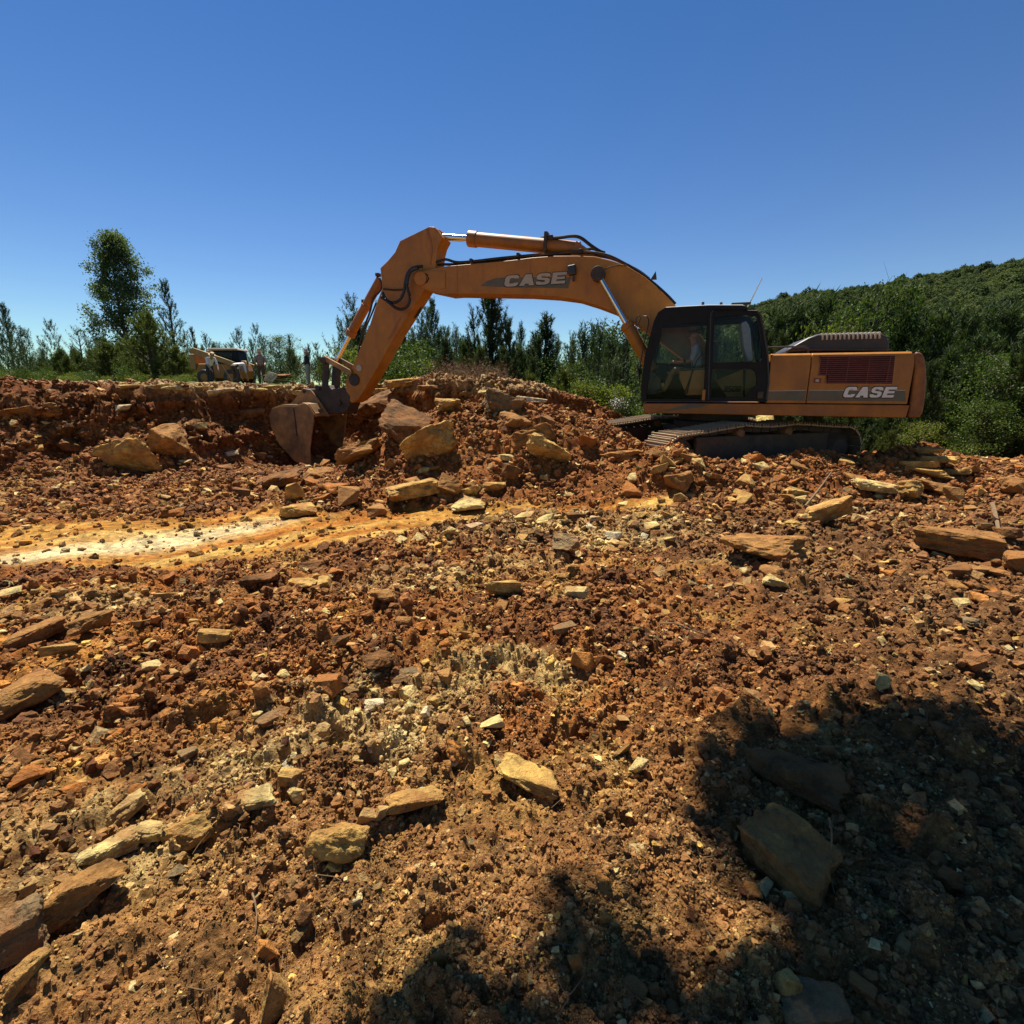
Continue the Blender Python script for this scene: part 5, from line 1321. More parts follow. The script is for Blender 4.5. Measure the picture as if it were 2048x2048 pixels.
HERO = [
 # on the central pile
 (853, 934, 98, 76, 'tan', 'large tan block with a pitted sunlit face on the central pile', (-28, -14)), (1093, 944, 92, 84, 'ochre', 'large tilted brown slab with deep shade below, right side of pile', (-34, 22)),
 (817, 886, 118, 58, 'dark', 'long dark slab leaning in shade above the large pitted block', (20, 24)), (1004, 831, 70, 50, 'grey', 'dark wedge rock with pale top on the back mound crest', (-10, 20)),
 (1027, 862, 66, 50, 'brown', 'brown boulder directly below the pale-topped wedge rock', None), (1067, 896, 68, 48, 'brown', 'brown wedge just above the large tilted slab', (-16, -22)),
 (1096, 866, 30, 40, 'dark', 'small upright dark rock right of the brown boulder on the pile', None), (820, 1003, 86, 46, 'tan', 'tan rectangular block at the front foot of the pile', (-4, -6)),
 (942, 1024, 63, 34, 'pale', 'pale flat-topped block at the foot of the pile, right of the tan one', (-4, 8)), (902, 997, 48, 44, 'brown', 'brown triangular rock behind the pale flat-topped block', (-30, 18)),
 (944, 996, 40, 36, 'tan', 'tan pointed rock touching the brown triangular one', (-20, -25)), (981, 986, 48, 26, 'tan', 'tan flat stone at mid pile, right of the pointed rock', None),
 (1025, 966, 32, 48, 'dark', 'dark pointed stone standing up left of the tilted slab', (5, 8)), (1004, 923, 30, 23, 'pale', 'small pale stone on the bare dirt middle of the pile', None),
 (598, 1033, 60, 36, 'ochre', 'yellow block at the left foot of the pile beside the smooth bedrock', (-4, 4)), (585, 1006, 42, 46, 'tan', 'tan upright block just behind the yellow foot block', (-12, -15)),
 (704, 1017, 38, 48, 'brown', 'brown upright chunk at the pile foot, right of the yellow block', None), (762, 1031, 44, 32, 'brown', 'small brown chunk before the tan rectangular block', None),
 (728, 937, 84, 54, 'brown', 'reddish brown ledge rock between bucket and pitted block', (-24, -18)), (1170, 902, 32, 42, 'red', 'red pointed rock left of the near track front', (0, 10)),
 (1232, 928, 72, 38, 'brown', 'brown low rock touching the front of the near track', (-12, 10)), (640, 958, 46, 30, 'brown', 'small brown rock at the toe of the bucket', None),
 (670, 985, 40, 26, 'red', 'reddish chunk low on the left flank of the pile', None), (560, 980, 92, 32, 'dark', 'long dark low rock just under the bucket teeth', (-4, -14)),
 (487, 994, 32, 24, 'dark', 'dark stone on the flat to the left of the bucket', None),
 # edge of bedrock and middle ground
 (1039, 1031, 25, 18, 'dark', 'small dark stone at the back edge of the pale chip patch', None), (1090, 1046, 34, 27, 'pale', 'pale curved stone in the chip patch before the pile', None), (1147, 1044, 36, 27, 'dark', 'dark angular stone at the right end of the chip patch', None),
 (1122, 1104, 58, 46, 'grey', 'grey-brown blocky rock on the pale chip patch', None), (728, 1093, 24, 22, 'brown', 'lone small brown stone lying on the smooth yellow bedrock', None), (630, 1146, 58, 24, 'dark', 'dark flat rock at the lower edge of the yellow bedrock', None),
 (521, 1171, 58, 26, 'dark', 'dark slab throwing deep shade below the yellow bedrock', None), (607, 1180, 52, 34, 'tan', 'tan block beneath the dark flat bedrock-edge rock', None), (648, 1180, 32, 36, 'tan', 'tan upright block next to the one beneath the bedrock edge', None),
 (763, 1207, 50, 42, 'brown', 'brown slanted rock right of the two tan bedrock-edge blocks', None), (1002, 1198, 77, 44, 'tan', 'broad flat tan stone alone in the middle ground centre', (-14, 6)), (1148, 1193, 43, 26, 'pale', 'pale wedge stone right of the broad flat tan one', None),
 (1122, 1269, 46, 28, 'grey', 'dark grey flat stone below the pale wedge stone', None), (335, 1198, 38, 24, 'tan', 'small tan stone alone below the white bedrock streak', None), (22, 1192, 36, 24, 'pale', 'pale stone at the left edge below the white bedrock streak', None),
 (326, 1233, 30, 18, 'pale', 'pale flat stone below the small tan one, left middle ground', None), (435, 1284, 66, 36, 'tan', 'pitted tan stone in the left middle ground', (-8, 6)), (75, 1292, 104, 62, 'brown', 'flat brown slab with shaded front edge near the left border', (-8, -10)),
 (184, 1272, 100, 44, 'brown', 'second flat slab, right of the left border slab', (-8, -12)), (130, 1308, 70, 26, 'tan', 'thin tan slab beneath the two flat left slabs', None), (55, 1436, 145, 100, 'brown', 'biggest brown boulder at the left border of the photo', (-10, -14)),
 (308, 1338, 38, 16, 'pale', 'thin pale chip above the reddish left soil', None), (657, 1396, 46, 58, 'red', 'reddish upright block with shaded front, left of centre', None), (518, 1437, 22, 22, 'pale', 'small pale stone beside a dark hole, left of the pale rubble', None),
 (540, 1450, 46, 34, 'grey', 'dark grey stone standing by the small pale stone', None), (385, 1521, 42, 34, 'grey', 'dark grey pointed shard on the red soil', None), (588, 1583, 40, 50, 'tan', 'tan chunk above the round pale stone in the pale rubble', None), (596, 1606, 36, 44, 'pale', 'round pale stone in the pale rubble, lower left', None),
 (150, 1592, 48, 32, 'red', 'red-brown chunk near the left border above the tan shards', None), (58, 1568, 84, 38, 'red', 'reddish low slab against the left border', None),
 # lower left
 (257, 1641, 85, 58, 'pale', 'pale tilted stone highest of the lower left cluster', (-10, -10)), (292, 1692, 76, 58, 'pale', 'pale triangular stone in the middle of the lower left cluster', (-22, 14)), (385, 1705, 102, 88, 'tan', 'tan wedge with dark undercut at the right of the lower left cluster', (-16, -20)),
 (228, 1727, 106, 52, 'pale', 'cracked pale slab at the base of the lower left cluster', (-14, 8)), (177, 1838, 158, 118, 'brown', 'big rounded brown boulder below the lower left cluster', (-12, 8)), (513, 1619, 78, 40, 'pale', 'pale low stone right of the lower left cluster', None),
 (683, 1744, 106, 106, 'ochre', 'yellow squarish block alone in the lower left centre', (-30, 4)), (741, 1652, 40, 40, 'pale', 'small pale stone above the yellow squarish block', None), (766, 1644, 30, 46, 'pale', 'thin pale shard beside the large lumpy tan rock', (0, 24)),
 (42, 1934, 120, 140, 'grey', 'large dark grey boulder in the lower left corner', (-8, -10)), (52, 1968, 100, 72, 'tan', 'tan slab leaning under the corner boulder', (-10, -26)), (542, 2044, 74, 104, 'tan', 'long tan slab at the bottom edge, left of centre', (-12, -20)),
 (540, 1922, 42, 62, 'orange', 'thin orange slab above the long bottom edge slab', (-10, -15)), (358, 1757, 42, 32, 'grey', 'grey-white triangular chip right of the big rounded boulder', None), (60, 1788, 34, 42, 'pale', 'small pale stone at the left border above the corner boulder', None),
 (832, 1633, 116, 78, 'tan', 'large lumpy tan rock above the yellow squarish block', (-10, 6)), (716, 1809, 18, 15, 'white', 'tiny white pebble on smooth brown dirt, lower centre', None), (1203, 1766, 32, 24, 'orange', 'small orange stone in the lower centre soil', None),
 (1207, 1847, 26, 24, 'orange', 'round orange stone at the edge of the bottom shade', None), (1149, 1953, 32, 38, 'orange', 'orange stone within the bottom centre shade', None), (880, 1930, 48, 30, 'orange', 'orange clod at the upper rim of the bottom shade', None),
 # centre foreground
 (912, 1529, 50, 55, 'orange', 'orange pointed shard lying in the centre foreground', (-30, 20)), (1163, 1347, 44, 52, 'orange', 'flat orange-brown stone, centre right', (-30, 0)), (890, 1374, 38, 36, 'tan', 'round tan stone at the right of a dark clod, centre', None),
 (1242, 1318, 22, 18, 'white', 'small white stone in the centre right dirt', None), (1052, 1593, 112, 58, 'ochre', 'broad low ochre rock with a dark hole at its left, centre', (-10, 4)), (1272, 1557, 30, 50, 'pale', 'pale upright shard beside a dark hole, centre right', (0, -8)),
 (985, 1462, 42, 28, 'pale', 'pale blunt stone at the right of the pale rubble', None), (755, 1350, 58, 52, 'dark', 'dark crumbly clod in the centre left', None), (805, 1367, 48, 34, 'grey', 'split dark stone beside the crumbly clod', None), (822, 1432, 24, 34, 'pale', 'small pale flake above the pale rubble', (0, 25)), (848, 1438, 16, 27, 'white', 'narrow white flake right of the small pale flake', (0, -20)),
 (690, 1300, 46, 40, 'dark', 'dark clod above the reddish upright block', None),
 # right side
 (1351, 985, 48, 50, 'brown', 'brown squarish block below the near track', None), (1362, 1005, 32, 28, 'tan', 'small tan block before the brown squarish one', None), (1590, 1000, 52, 34, 'tan', 'tan pointed rock below the rear half of the track', (-6, 12)), (1655, 1052, 84, 64, 'tan', 'tan tilted boulder with shaded underside, right of the track', (-10, -24)),
 (1598, 1064, 66, 40, 'tan', 'flat tan slab in front of the tilted boulder', (-12, 4)), (1521, 1132, 132, 74, 'brown', 'large brown block with flat sunlit top and dark front, right centre', (-6, -8)), (1540, 1155, 45, 30, 'brown', 'small brown rock under the large flat-topped block', None),
 (1911, 1117, 150, 62, 'brown', 'wide peaked brown boulder near the right border', (-4, 4)), (1738, 992, 78, 46, 'pale', 'pale slab lying behind the track rear end', (-8, 6)), (1810, 1002, 58, 54, 'tan', 'tan wedge right of the pale slab at track rear', (-12, -18)), (1855, 987, 72, 32, 'brown', 'low brown rock right of the tan wedge', None),
 (1905, 1004, 38, 42, 'brown', 'square brown rock on the right crest', None), (2030, 995, 56, 58, 'brown', 'brown boulder cut by the right border', None), (2012, 1077, 40, 32, 'dark', 'dark round rock near the right border', None), (1911, 1160, 46, 42, 'dark', 'dark rock under the wide peaked boulder', None),
 (1982, 1155, 56, 24, 'brown', 'low brown stone right of the wide peaked boulder foot', None), (2036, 1152, 56, 64, 'brown', 'brown boulder against the right border in the middle ground', None), (1953, 1208, 36, 32, 'orange', 'orange stone below the low brown one, right', None), (1920, 1250, 54, 32, 'grey', 'grey-brown flat block near the right border', None),
 (1770, 1242, 29, 14, 'white', 'flat white oval stone in the right dirt', None), (1551, 1177, 62, 22, 'pale', 'pale flat stone below the large flat-topped block', None), (1760, 1384, 28, 54, 'pale', 'pale pointed shard standing just above the shade', (0, 10)), (1946, 1374, 34, 18, 'pale', 'flat pale stone near the right border above the shade', None),
 # in the shade, lower right
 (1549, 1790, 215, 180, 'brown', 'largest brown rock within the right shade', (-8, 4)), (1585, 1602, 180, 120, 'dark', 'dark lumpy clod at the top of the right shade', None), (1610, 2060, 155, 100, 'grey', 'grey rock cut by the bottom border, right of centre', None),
 (1570, 1992, 64, 58, 'tan', 'tan rock just above the bottom border rock', None), (1712, 1995, 64, 54, 'brown', 'brown rock right of the tan one near the bottom border', None), (1800, 1730, 32, 24, 'grey', 'small grey curved chip inside the right shade', None), (1752, 1757, 22, 20, 'white', 'tiny white chip inside the right shade', None), (1503, 1795, 44, 32, 'orange', 'orange stone at the left foot of the largest shaded rock', None),
 # in the earth bank
 (262, 957, 104, 80, 'ochre', 'broad yellow slab sloping out of the earth bank', (-34, -12)), (345, 916, 78, 80, 'brown', 'brown blocky outcrop in the bank right of the yellow slab', None), (467, 913, 26, 15, 'white', 'white stone on the bank slope left of the bucket', None), (545, 923, 20, 14, 'white', 'small white stone beside the bucket edge', None),
 (350, 1034, 42, 22, 'red', 'red clod at the far rim of the white bedrock streak', None), (248, 824, 24, 20, 'white', 'white stone sticking out below the bank crest', None), (72, 850, 104, 44, 'brown', 'brown ledge slab jutting from the left end of the bank', (-6, -10)), (150, 905, 60, 40, 'dark', 'dark overhanging lump in the left bank', None),
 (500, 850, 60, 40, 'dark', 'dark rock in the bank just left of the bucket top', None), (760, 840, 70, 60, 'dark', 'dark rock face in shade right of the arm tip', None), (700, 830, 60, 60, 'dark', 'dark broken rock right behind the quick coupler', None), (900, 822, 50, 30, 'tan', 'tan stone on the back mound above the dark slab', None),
]
for k, (px, py, w_, h_, c_, lab, tl) in enumerate(HERO):
    rock(px, py, w_, h_, c_, lab, seed=100 + k*7, tilt=tl)
# yellow stone added and tilted to stand for the sunlit patch below the deck
_x, _z = ex(*zA(902, 830), -2.3); _w = Vector((EXC.x, EXC.y, 0)) + Vector((EXD.x, EXD.y, 0))*_x + Vector((EXN.x, EXN.y, 0))*(-2.3)
o = link(bpy.data.objects.new('rock', hull_mesh(8800, 15, .35, 1, 2, .03, .01, 'rock'))); o.location = (_w.x, _w.y, _z - .15); o.scale = (.52, .55, .42); o.rotation_euler = (R(38), 0, R(-15)); o.color = (.72, .58, .20, 1)
tag(o, 'added yellow block for the sunlit patch between the deck and the near track', 'rock')
# thin slabs piled at the right, and flat stones on the crests
SLABS = [
 (1850, 952, 92, 20, 'lowest thin slab of the pile on the right crest', 0.), (1835, 940, 70, 18, 'left thin slab of the pile on the right crest', .05), (1880, 934, 76, 16, 'right thin slab of the pile on the right crest', .09), (1860, 922, 60, 14, 'topmost thin slab of the pile on the right crest', .15), (1905, 948, 56, 14, 'thin slab slipped off the right side of the crest pile', .02),
 (262, 776, 46, 9, 'pale flat stone farthest left on the bank crest', 0.), (310, 778, 50, 9, 'second pale flat stone from the left on the bank crest', 0.), (352, 780, 44, 9, 'third pale flat stone from the left on the bank crest', 0.), (398, 783, 54, 10, 'pale flat stone on the crest left of the bent workers', 0.),
 (443, 789, 62, 14, 'whitest flat stone on the crest, in front of the bent workers', .02), (505, 788, 50, 10, 'pale flat stone on the crest right of the bent workers', 0.), (540, 786, 58, 11, 'pale flat stone on the crest before the stacked slabs', 0.), (588, 790, 50, 12, 'pale flat stone on the crest nearest the bucket link', 0.),
 (728, 776, 66, 14, 'flat brown slab on the mound crest right beside the arm', .03), (818, 776, 74, 15, 'flat tan slab on the highest part of the mound crest', .05), (778, 790, 60, 14, 'flat slab just under the highest mound slab', .02), (870, 782, 62, 14, 'brown flat slab right of the highest mound slab', .02), (985, 798, 56, 10, 'pale thin slab on the right shoulder of the mound', 0.), (1060, 806, 52, 11, 'white flat stone low on the right shoulder of the mound', 0.), (918, 796, 56, 13, 'thin tan slab in the middle of the mound crest', 0.),
]
for k, (px, py, w_, h_, lab, up) in enumerate(SLABS):
    o = rock(px, py, w_, h_, 'white' if 'whit' in lab else ('brown' if 'brown' in lab else ('pale' if 'pale' in lab else 'tan')), lab, seed=3000 + k, name='flat_stone', cat='stone', flat=.2, bury=.1, up=up, tilt=(rnd.uniform(-8, 4), rnd.uniform(-8, 8)))
# countable smaller stones, by where they lie
MED = [hull_mesh(5000 + k, 12 + k % 6, .45, 1, 1, .02) for k in range(12)]
ZONES = [  # (count, px range, py range, size range, colours, label, group)
 (34, (560, 1260), (900, 1015), (13, 30), ['brown', 'tan', 'red', 'brown', 'pale'], 'small angular stone loose on the central rubble pile', 'stones on the central pile'),
 (40, (1240, 1720), (915, 1010), (14, 36), ['brown', 'tan', 'red', 'pale'], 'small stone on the berm below the near track', 'stones on the berm'),
 (26, (800, 1340), (1030, 1110), (12, 30), ['pale', 'pale', 'white', 'tan', 'brown'], 'pale chip of the chip patch before the pile', 'chips of the pale patch'),
 (24, (20, 560), (850, 1010), (12, 26), ['brown', 'tan', 'pale', 'dark'], 'small stone fallen from the earth bank', 'stones below the bank'),
 (26, (1680, 2040), (930, 1230), (14, 34), ['brown', 'tan', 'red', 'pale'], 'small stone on the right-hand slope', 'stones on the right slope'),
 (30, (490, 1000), (1350, 1640), (14, 34), ['pale', 'pale', 'tan', 'white'], 'pale stone of the rubble patch left of the foreground centre', 'stones of the pale rubble patch'),
 (30, (10, 480), (1180, 1700), (14, 34), ['tan', 'red', 'brown', 'pale'], 'small stone scattered over the reddish left foreground', 'stones on the reddish left foreground'),
 (24, (620, 1500), (1130, 1340), (12, 26), ['tan', 'brown', 'pale', 'red'], 'small stone strewn over the middle dirt', 'stones on the middle dirt'),
]
def short(lab):
    out = []
    for t in lab.replace(',', ' , ').split():
        if t in ('on', 'at', 'with', 'in', 'of', 'right', 'left', 'just', 'directly', 'behind', 'below', 'above', 'beside', 'lying', 'leaning', 'near', 'alone', 'touching', 'between', 'low', 'before', 'under', 'beneath', 'next', 'standing', 'sticking', 'jutting', 'throwing', 'within', 'inside', 'against', 'cut', 'sloping', ',', 'highest', 'and', 'farthest', 'to', 'from'): break
        out.append(t)
    return ' '.join(out)
_sh = [short(h[5]) for h in HERO]
ANCH = [(h[0], h[1] - h[3]/2, s_) for h, s_ in zip(HERO, _sh) if _sh.count(s_) == 1 and 2 <= len(s_.split()) <= 6]
USED = set()
def stone_label(px, py, w, col, where):
    size = 'tiny' if w < 16 else ('small' if w < 24 else 'fist-sized')
    for _, ax, ay, s_ in sorted((math.hypot(ax - px, (ay - py)*1.3), ax, ay, s_) for ax, ay, s_ in ANCH)[:3]:
        dx, dy = px - ax, py - ay
        dirn = ('right of' if dx > 0 else 'left of') if abs(dx) > abs(dy)*1.6 else (('below' if dy > 0 else 'above') if abs(dy) > abs(dx)*1.6 else ('below and ' if dy > 0 else 'above and ') + ('right of' if dx > 0 else 'left of'))
        for dist in ('close', 'a little way'):
            if (dist == 'close') != (math.hypot(dx, dy) < 75): continue
            l_ = '%s %s stone %s %s the %s' % (size, col, dist, dirn, s_)
            if l_ not in USED and len(l_.split()) <= 16: USED.add(l_); return l_
    return None
for n_, xr, yr, sr, cols, lab, grp in ZONES:
    for _ in range(n_):
        w_ = rnd.uniform(*sr); px, py = rnd.uniform(*xr), rnd.uniform(*yr)
        cc = rnd.choice(cols); lab_ = stone_label(px, py, w_, dict(tan='tan', pale='pale', white='white', brown='brown', red='red', dark='dark').get(cc, cc), lab)
        if lab_ is None: continue
        rock(px, py, w_, w_*rnd.uniform(.5, .9), cc, lab_, group=grp, name='stone', cat='stone', mesh=rnd.choice(MED), rz=rnd.uniform(-180, 180), tilt=(rnd.uniform(-25, 25), rnd.uniform(-25, 25)), bury=.22)

# ------------------------------------------------------------------ uncountable crumbs, chips and clods
def clod_mesh(seed):
    bm = bmesh.new(); bmesh.ops.create_icosphere(bm, subdivisions=2, radius=.5); o = Vector((seed*2.3, seed, 0))
    for v in bm.verts: v.co *= 1 + .55*mnoise.noise(v.co*2.6 + o) + .42*mnoise.noise(v.co*7 + o)
    me = bpy.data.meshes.new('clod'); bm.to_mesh(me); bm.free(); me.materials.append(M['gravel']); return me
def gravel():
    rg = np.random.default_rng(15)
    protos = [hull_mesh(7000 + k, 10 + k % 5, .5, 1, 0, 0, mat=M['gravel'], name='chip') for k in range(8)] + [clod_mesh(k) for k in range(6)]
    x, y, z = GV[GI, 0], GV[GI, 1], GV[GI, 2]
    r = np.hypot(x, y)
    inz = (r < 17)
    # even cover in ground area near, thinning with distance
    dens = np.where((GPX > -150) & (GPX < 2200) & (GPY < 2250), 1., .55) * np.clip(rough_mask(x, y), .05, 1) * np.where(r < 9, 1., .8) * inz
    # clumping
    dens = dens * (.22 + 1.3*np.clip(fbm(x, y, 1.6, 3, 400) + .42, 0, 1))
    pale_zone = np.clip((GC[GI].sum(1) - .85)/.4, 0, 1) * rough_mask(x, y)
    dens = dens * (1 + .8*pale_zone)
    dens = dens * np.where((y > 10.6) & (x < -3.3), .55, 1.)
    n = 250000; k = rg.choice(len(GI), n, p=dens/dens.sum(), replace=False)
    P = GV[GI[k]].copy(); rr = r[k]
    base = .0040 * rr ** .96                    # about constant size in the picture, larger stones are rarer
    s = base * (.40 + rg.gamma(.85, 1.0, n)) * np.where(rg.random(n) < .03, 1.8, 1.)
    s = np.clip(s, .004, .13)
    isch = rg.random(n) < (.45 + .4*pale_zone[k])
    idx = np.where(isch, rg.integers(0, 8, n), rg.integers(8, 14, n))
    flat = np.where(isch, rg.uniform(.3, .7, n), rg.uniform(.7, 1., n))
    S = np.stack([s*rg.uniform(.8, 1.3, n), s*rg.uniform(.7, 1.1, n), s*flat], 1)
    rot = np.stack([rg.normal(size=n)*.45, rg.normal(size=n)*.45, rg.random(n)*6.28], 1)
    P[:, 2] += s*flat*.2
    C = GC[GI[k]].copy()
    tan = np.array([.46, .29, .11]); pale = np.array([.58, .45, .20]); u = rg.random(n)[:, None]
    pc = (.10 + .5*pale_zone[k])[:, None]
    och = np.array([.52, .33, .08]); mar = np.array([.12, .045, .018])
    chipc = np.where(u < pc, pale, np.where(u < pc + .22, tan, np.where(u < pc + .30, och, np.where(u < pc + .42, mar, C*1.15))))
    C = np.where(isch[:, None], chipc, C*1.08) * rg.uniform(.42, 1.65, (n, 1))
    instancer('loose_gravel', P, S, rot, idx, protos, tint=np.clip(C, .01, .85), label='loose crumbs, chips and clods of soil covering the quarry floor')
gravel()
# twigs and roots
def twig(px, pts, r, label, name='twig', cat='twig'):
    P = []
    for qx, qy, dz in pts:
        p, _ = surf(qx, qy); P.append(p + Vector((0, 0, dz)))
    Q = P
    for _ in range(2):
        q = [Q[0]]
        for i in range(len(Q)-1): q += [Q[i]*.75 + Q[i+1]*.25, Q[i]*.25 + Q[i+1]*.75]
        Q = q + [Q[-1]]
    n_ = len(Q); o = MB().tube(Q, [r*(1 - .6*i/n_) for i in range(n_)], 6).build(name, M['wood'], None, smooth=True); tag(o, label, cat)
twig(0, [(1318, 1250, .03), (1350, 1258, .04), (1385, 1268, .03), (1420, 1276, .02)], .008, 'thin bent twig on the dirt right of centre')
twig(0, [(1610, 1012, .03), (1635, 985, .08), (1660, 955, .12)], .022, 'grey stick leaning on the berm behind the tilted boulder', 'stick', 'stick')
twig(0, [(1984, 1012, .06), (1990, 1040, .05), (1996, 1068, .05), (2008, 1092, .03)], .03, 'pale crooked branch near the right border boulder', 'branch', 'branch')
twig(0, [(508, 1798, .03), (512, 1822, .05), (518, 1845, .04), (514, 1866, .01)], .004, 'thin pale root hanging in the lower left soil', 'root', 'root')
twig(0, [(1645, 1700, .16), (1652, 1730, .14), (1650, 1760, .05), (1662, 1800, .03)], .004, 'fine root beside the largest shaded rock', 'root', 'root')
def rootlets():
    rg = np.random.default_rng(8); mb = MB()
    for _ in range(170):
        px, py = rg.uniform(300, 2040), rg.uniform(1350, 2040); p, d = surf(px, py); a = rg.random()*6.28; L = rg.uniform(.04, .14); q = []
        for i in range(5):
            q.append(p + Vector((math.cos(a)*L*i/4, math.sin(a)*L*i/4, .008 + .02*math.sin(i*.8)*rg.random()))); a += rg.normal()*.35
        mb.tube(q, .0014, 3, caps=False)
    tag(mb.build('rootlets', M['wood']), 'fine dry rootlets strewn in the foreground soil', kind='stuff')
rootlets()
# ================================================================== people
def figure(name, joints, bones, mats, label, loc, rz, hat=None, parent_scale=1.0):
    """joints: name -> (x,y,z,r); bones: (a,b,material key); one skinned body"""
    names = list(joints); idx = {k: i for i, k in enumerate(names)}
    me = bpy.data.meshes.new(name); me.from_pydata([joints[k][:3] for k in names], [(idx[a], idx[b]) for a, b, _ in bones], [])
    tmp = bpy.data.objects.new('tmp_figure', me); COL.objects.link(tmp)
    tmp.modifiers.new('skin', 'SKIN')
    for i, k in enumerate(names):
        r_ = joints[k][3]; sv = me.skin_vertices[0].data[i]; sv.radius = (r_, r_) if not isinstance(r_, tuple) else r_; sv.use_root = (k == 'pelvis')
    sb = tmp.modifiers.new('sub', 'SUBSURF'); sb.levels = 2; sb.render_levels = 2
    dg = bpy.context.evaluated_depsgraph_get(); dg.update()
    out = bpy.data.meshes.new_from_object(tmp.evaluated_get(dg)); out.name = name
    bpy.data.objects.remove(tmp); bpy.data.meshes.remove(me)
    out.materials.clear(); keys = []
    for _, _, m_ in bones:
        if m_ not in keys: keys.append(m_); out.materials.append(M[m_])
    segs = [(Vector(joints[a][:3]), Vector(joints[b][:3]), keys.index(m_)) for a, b, m_ in bones]
    for p in out.polygons:
        c = p.center; best = (1e9, 0)
        for a, b, m_ in segs:
            ab = b - a; t = max(0, min(1, (c - a).dot(ab) / ab.length_squared)); d = (c - a - ab*t).length
            if d < best[0]: best = (d, m_)
        p.material_index = best[1]; p.use_smooth = True
    o = bpy.data.objects.new(name, out); link(o); o.location = loc; o.rotation_euler = (0, 0, rz)
    tag(o, label, 'person')
    if hat:
        mat, c, tilt, brim = hat
        h = MB().lathe([(brim, -.015), (brim*.96, .0), (.105, .012), (.10, .07), (.085, .115), (.03, .125)], 'z', (0, 0, 0), 20).build('hat', M[mat], o, smooth=True)
        h.location = c; h.rotation_euler = tilt
        MB().lathe([(.108, .012), (.108, .04), (.10, .045)], 'z', (0, 0, 0), 20).build('hat_band', M['dark_cloth'], h, smooth=True)
    return o

def add_hand(J, B, side, wrist, d, mat='skin'):
    """five short finger chains rooted in the palm"""
    w_ = Vector(wrist); d = Vector(d).normalized(); s = d.cross(Vector((0, 0, 1))).normalized(); palm = w_ + d*.07
    J[side+'palm'] = (*palm, .032); B.append((side+'wrist', side+'palm', mat))
    for k, (off, ln) in enumerate(((-.028, .065), (-.010, .078), (.010, .082), (.028, .07))):
        a = palm + s*off + d*.035; b = a + d*ln*.5 - Vector((0, 0, .012)); c = b + d*ln*.25 - Vector((0, 0, .03))
        for nm, q, r_ in (('a', a, .010), ('b', b, .009), ('c', c, .008)): J[f'{side}f{k}{nm}'] = (*q, r_)
        B += [(side+'palm', f'{side}f{k}a', mat), (f'{side}f{k}a', f'{side}f{k}b', mat), (f'{side}f{k}b', f'{side}f{k}c', mat)]
    a = palm - s*.04*(1 if side == 'l' else -1) - d*.01; b = a + d*.04 - Vector((0, 0, .015))
    J[side+'ta'] = (*a, .011); J[side+'tb'] = (*b, .009); B += [(side+'palm', side+'ta', mat), (side+'ta', side+'tb', mat)]

# operator, seated in the cab, facing the boom (local +x forward)
def operator():
    J = dict(pelvis=(0, 0, .0, (.15, .13)), belly=(.02, 0, .20, (.15, .13)), chest=(.06, 0, .40, (.16, .14)), neck=(.09, 0, .55, .06), jaw=(.13, 0, .63, (.068, .072)), head=(.12, 0, .73, (.088, .092)), crown=(.11, 0, .80, .07),
             nosea=(.20, 0, .675, .018), noseb=(.222, 0, .66, .012), lear=(.11, .088, .69, .018), rear=(.11, -.088, .69, .018),
             lsho=(.06, .19, .47, .07), lelb=(.14, .25, .22, .052), lwrist=(.40, .22, .20, .034), rsho=(.06, -.19, .47, .07), relb=(.14, -.25, .22, .052), rwrist=(.40, -.22, .20, .034),
             lhip=(.03, .10, -.01, .10), lknee=(.46, .13, .06, .072), lank=(.62, .13, -.36, .048), ltoe=(.80, .13, -.40, .04), rhip=(.03, -.10, -.01, .10), rknee=(.46, -.13, .06, .072), rank=(.62, -.13, -.36, .048), rtoe=(.80, -.13, -.40, .04))
    B = [('pelvis','belly','shirt_blue'),('belly','chest','shirt_blue'),('chest','neck','skin'),('neck','jaw','skin'),('jaw','head','skin'),('head','crown','skin'),('jaw','nosea','skin'),('nosea','noseb','skin'),('head','lear','skin'),('head','rear','skin')]
    for s in 'lr': B += [('chest',s+'sho','shirt_blue'),(s+'sho',s+'elb','shirt_blue'),(s+'elb',s+'wrist','skin'),('pelvis',s+'hip','khaki'),(s+'hip',s+'knee','khaki'),(s+'knee',s+'ank','khaki'),(s+'ank',s+'toe','boot')]
    add_hand(J, B, 'l', (.40, .22, .20), (1, 0, .1)); add_hand(J, B, 'r', (.40, -.22, .20), (1, 0, .1))
    lx, lz = ex(*zA(538, 560), .93)
    wp = Vector((EXC.x, EXC.y, 0)) + Vector((EXD.x, EXD.y, 0))*lx + Vector((EXN.x, EXN.y, 0))*.93
    o = figure('person', J, B, None, 'seated operator in hat and blue-grey shirt inside the excavator cab', (wp.x, wp.y, lz - .02), EXROT, hat=('dhat', (.115, 0, .765), (0, R(6), 0), .165))
    return o
operator()

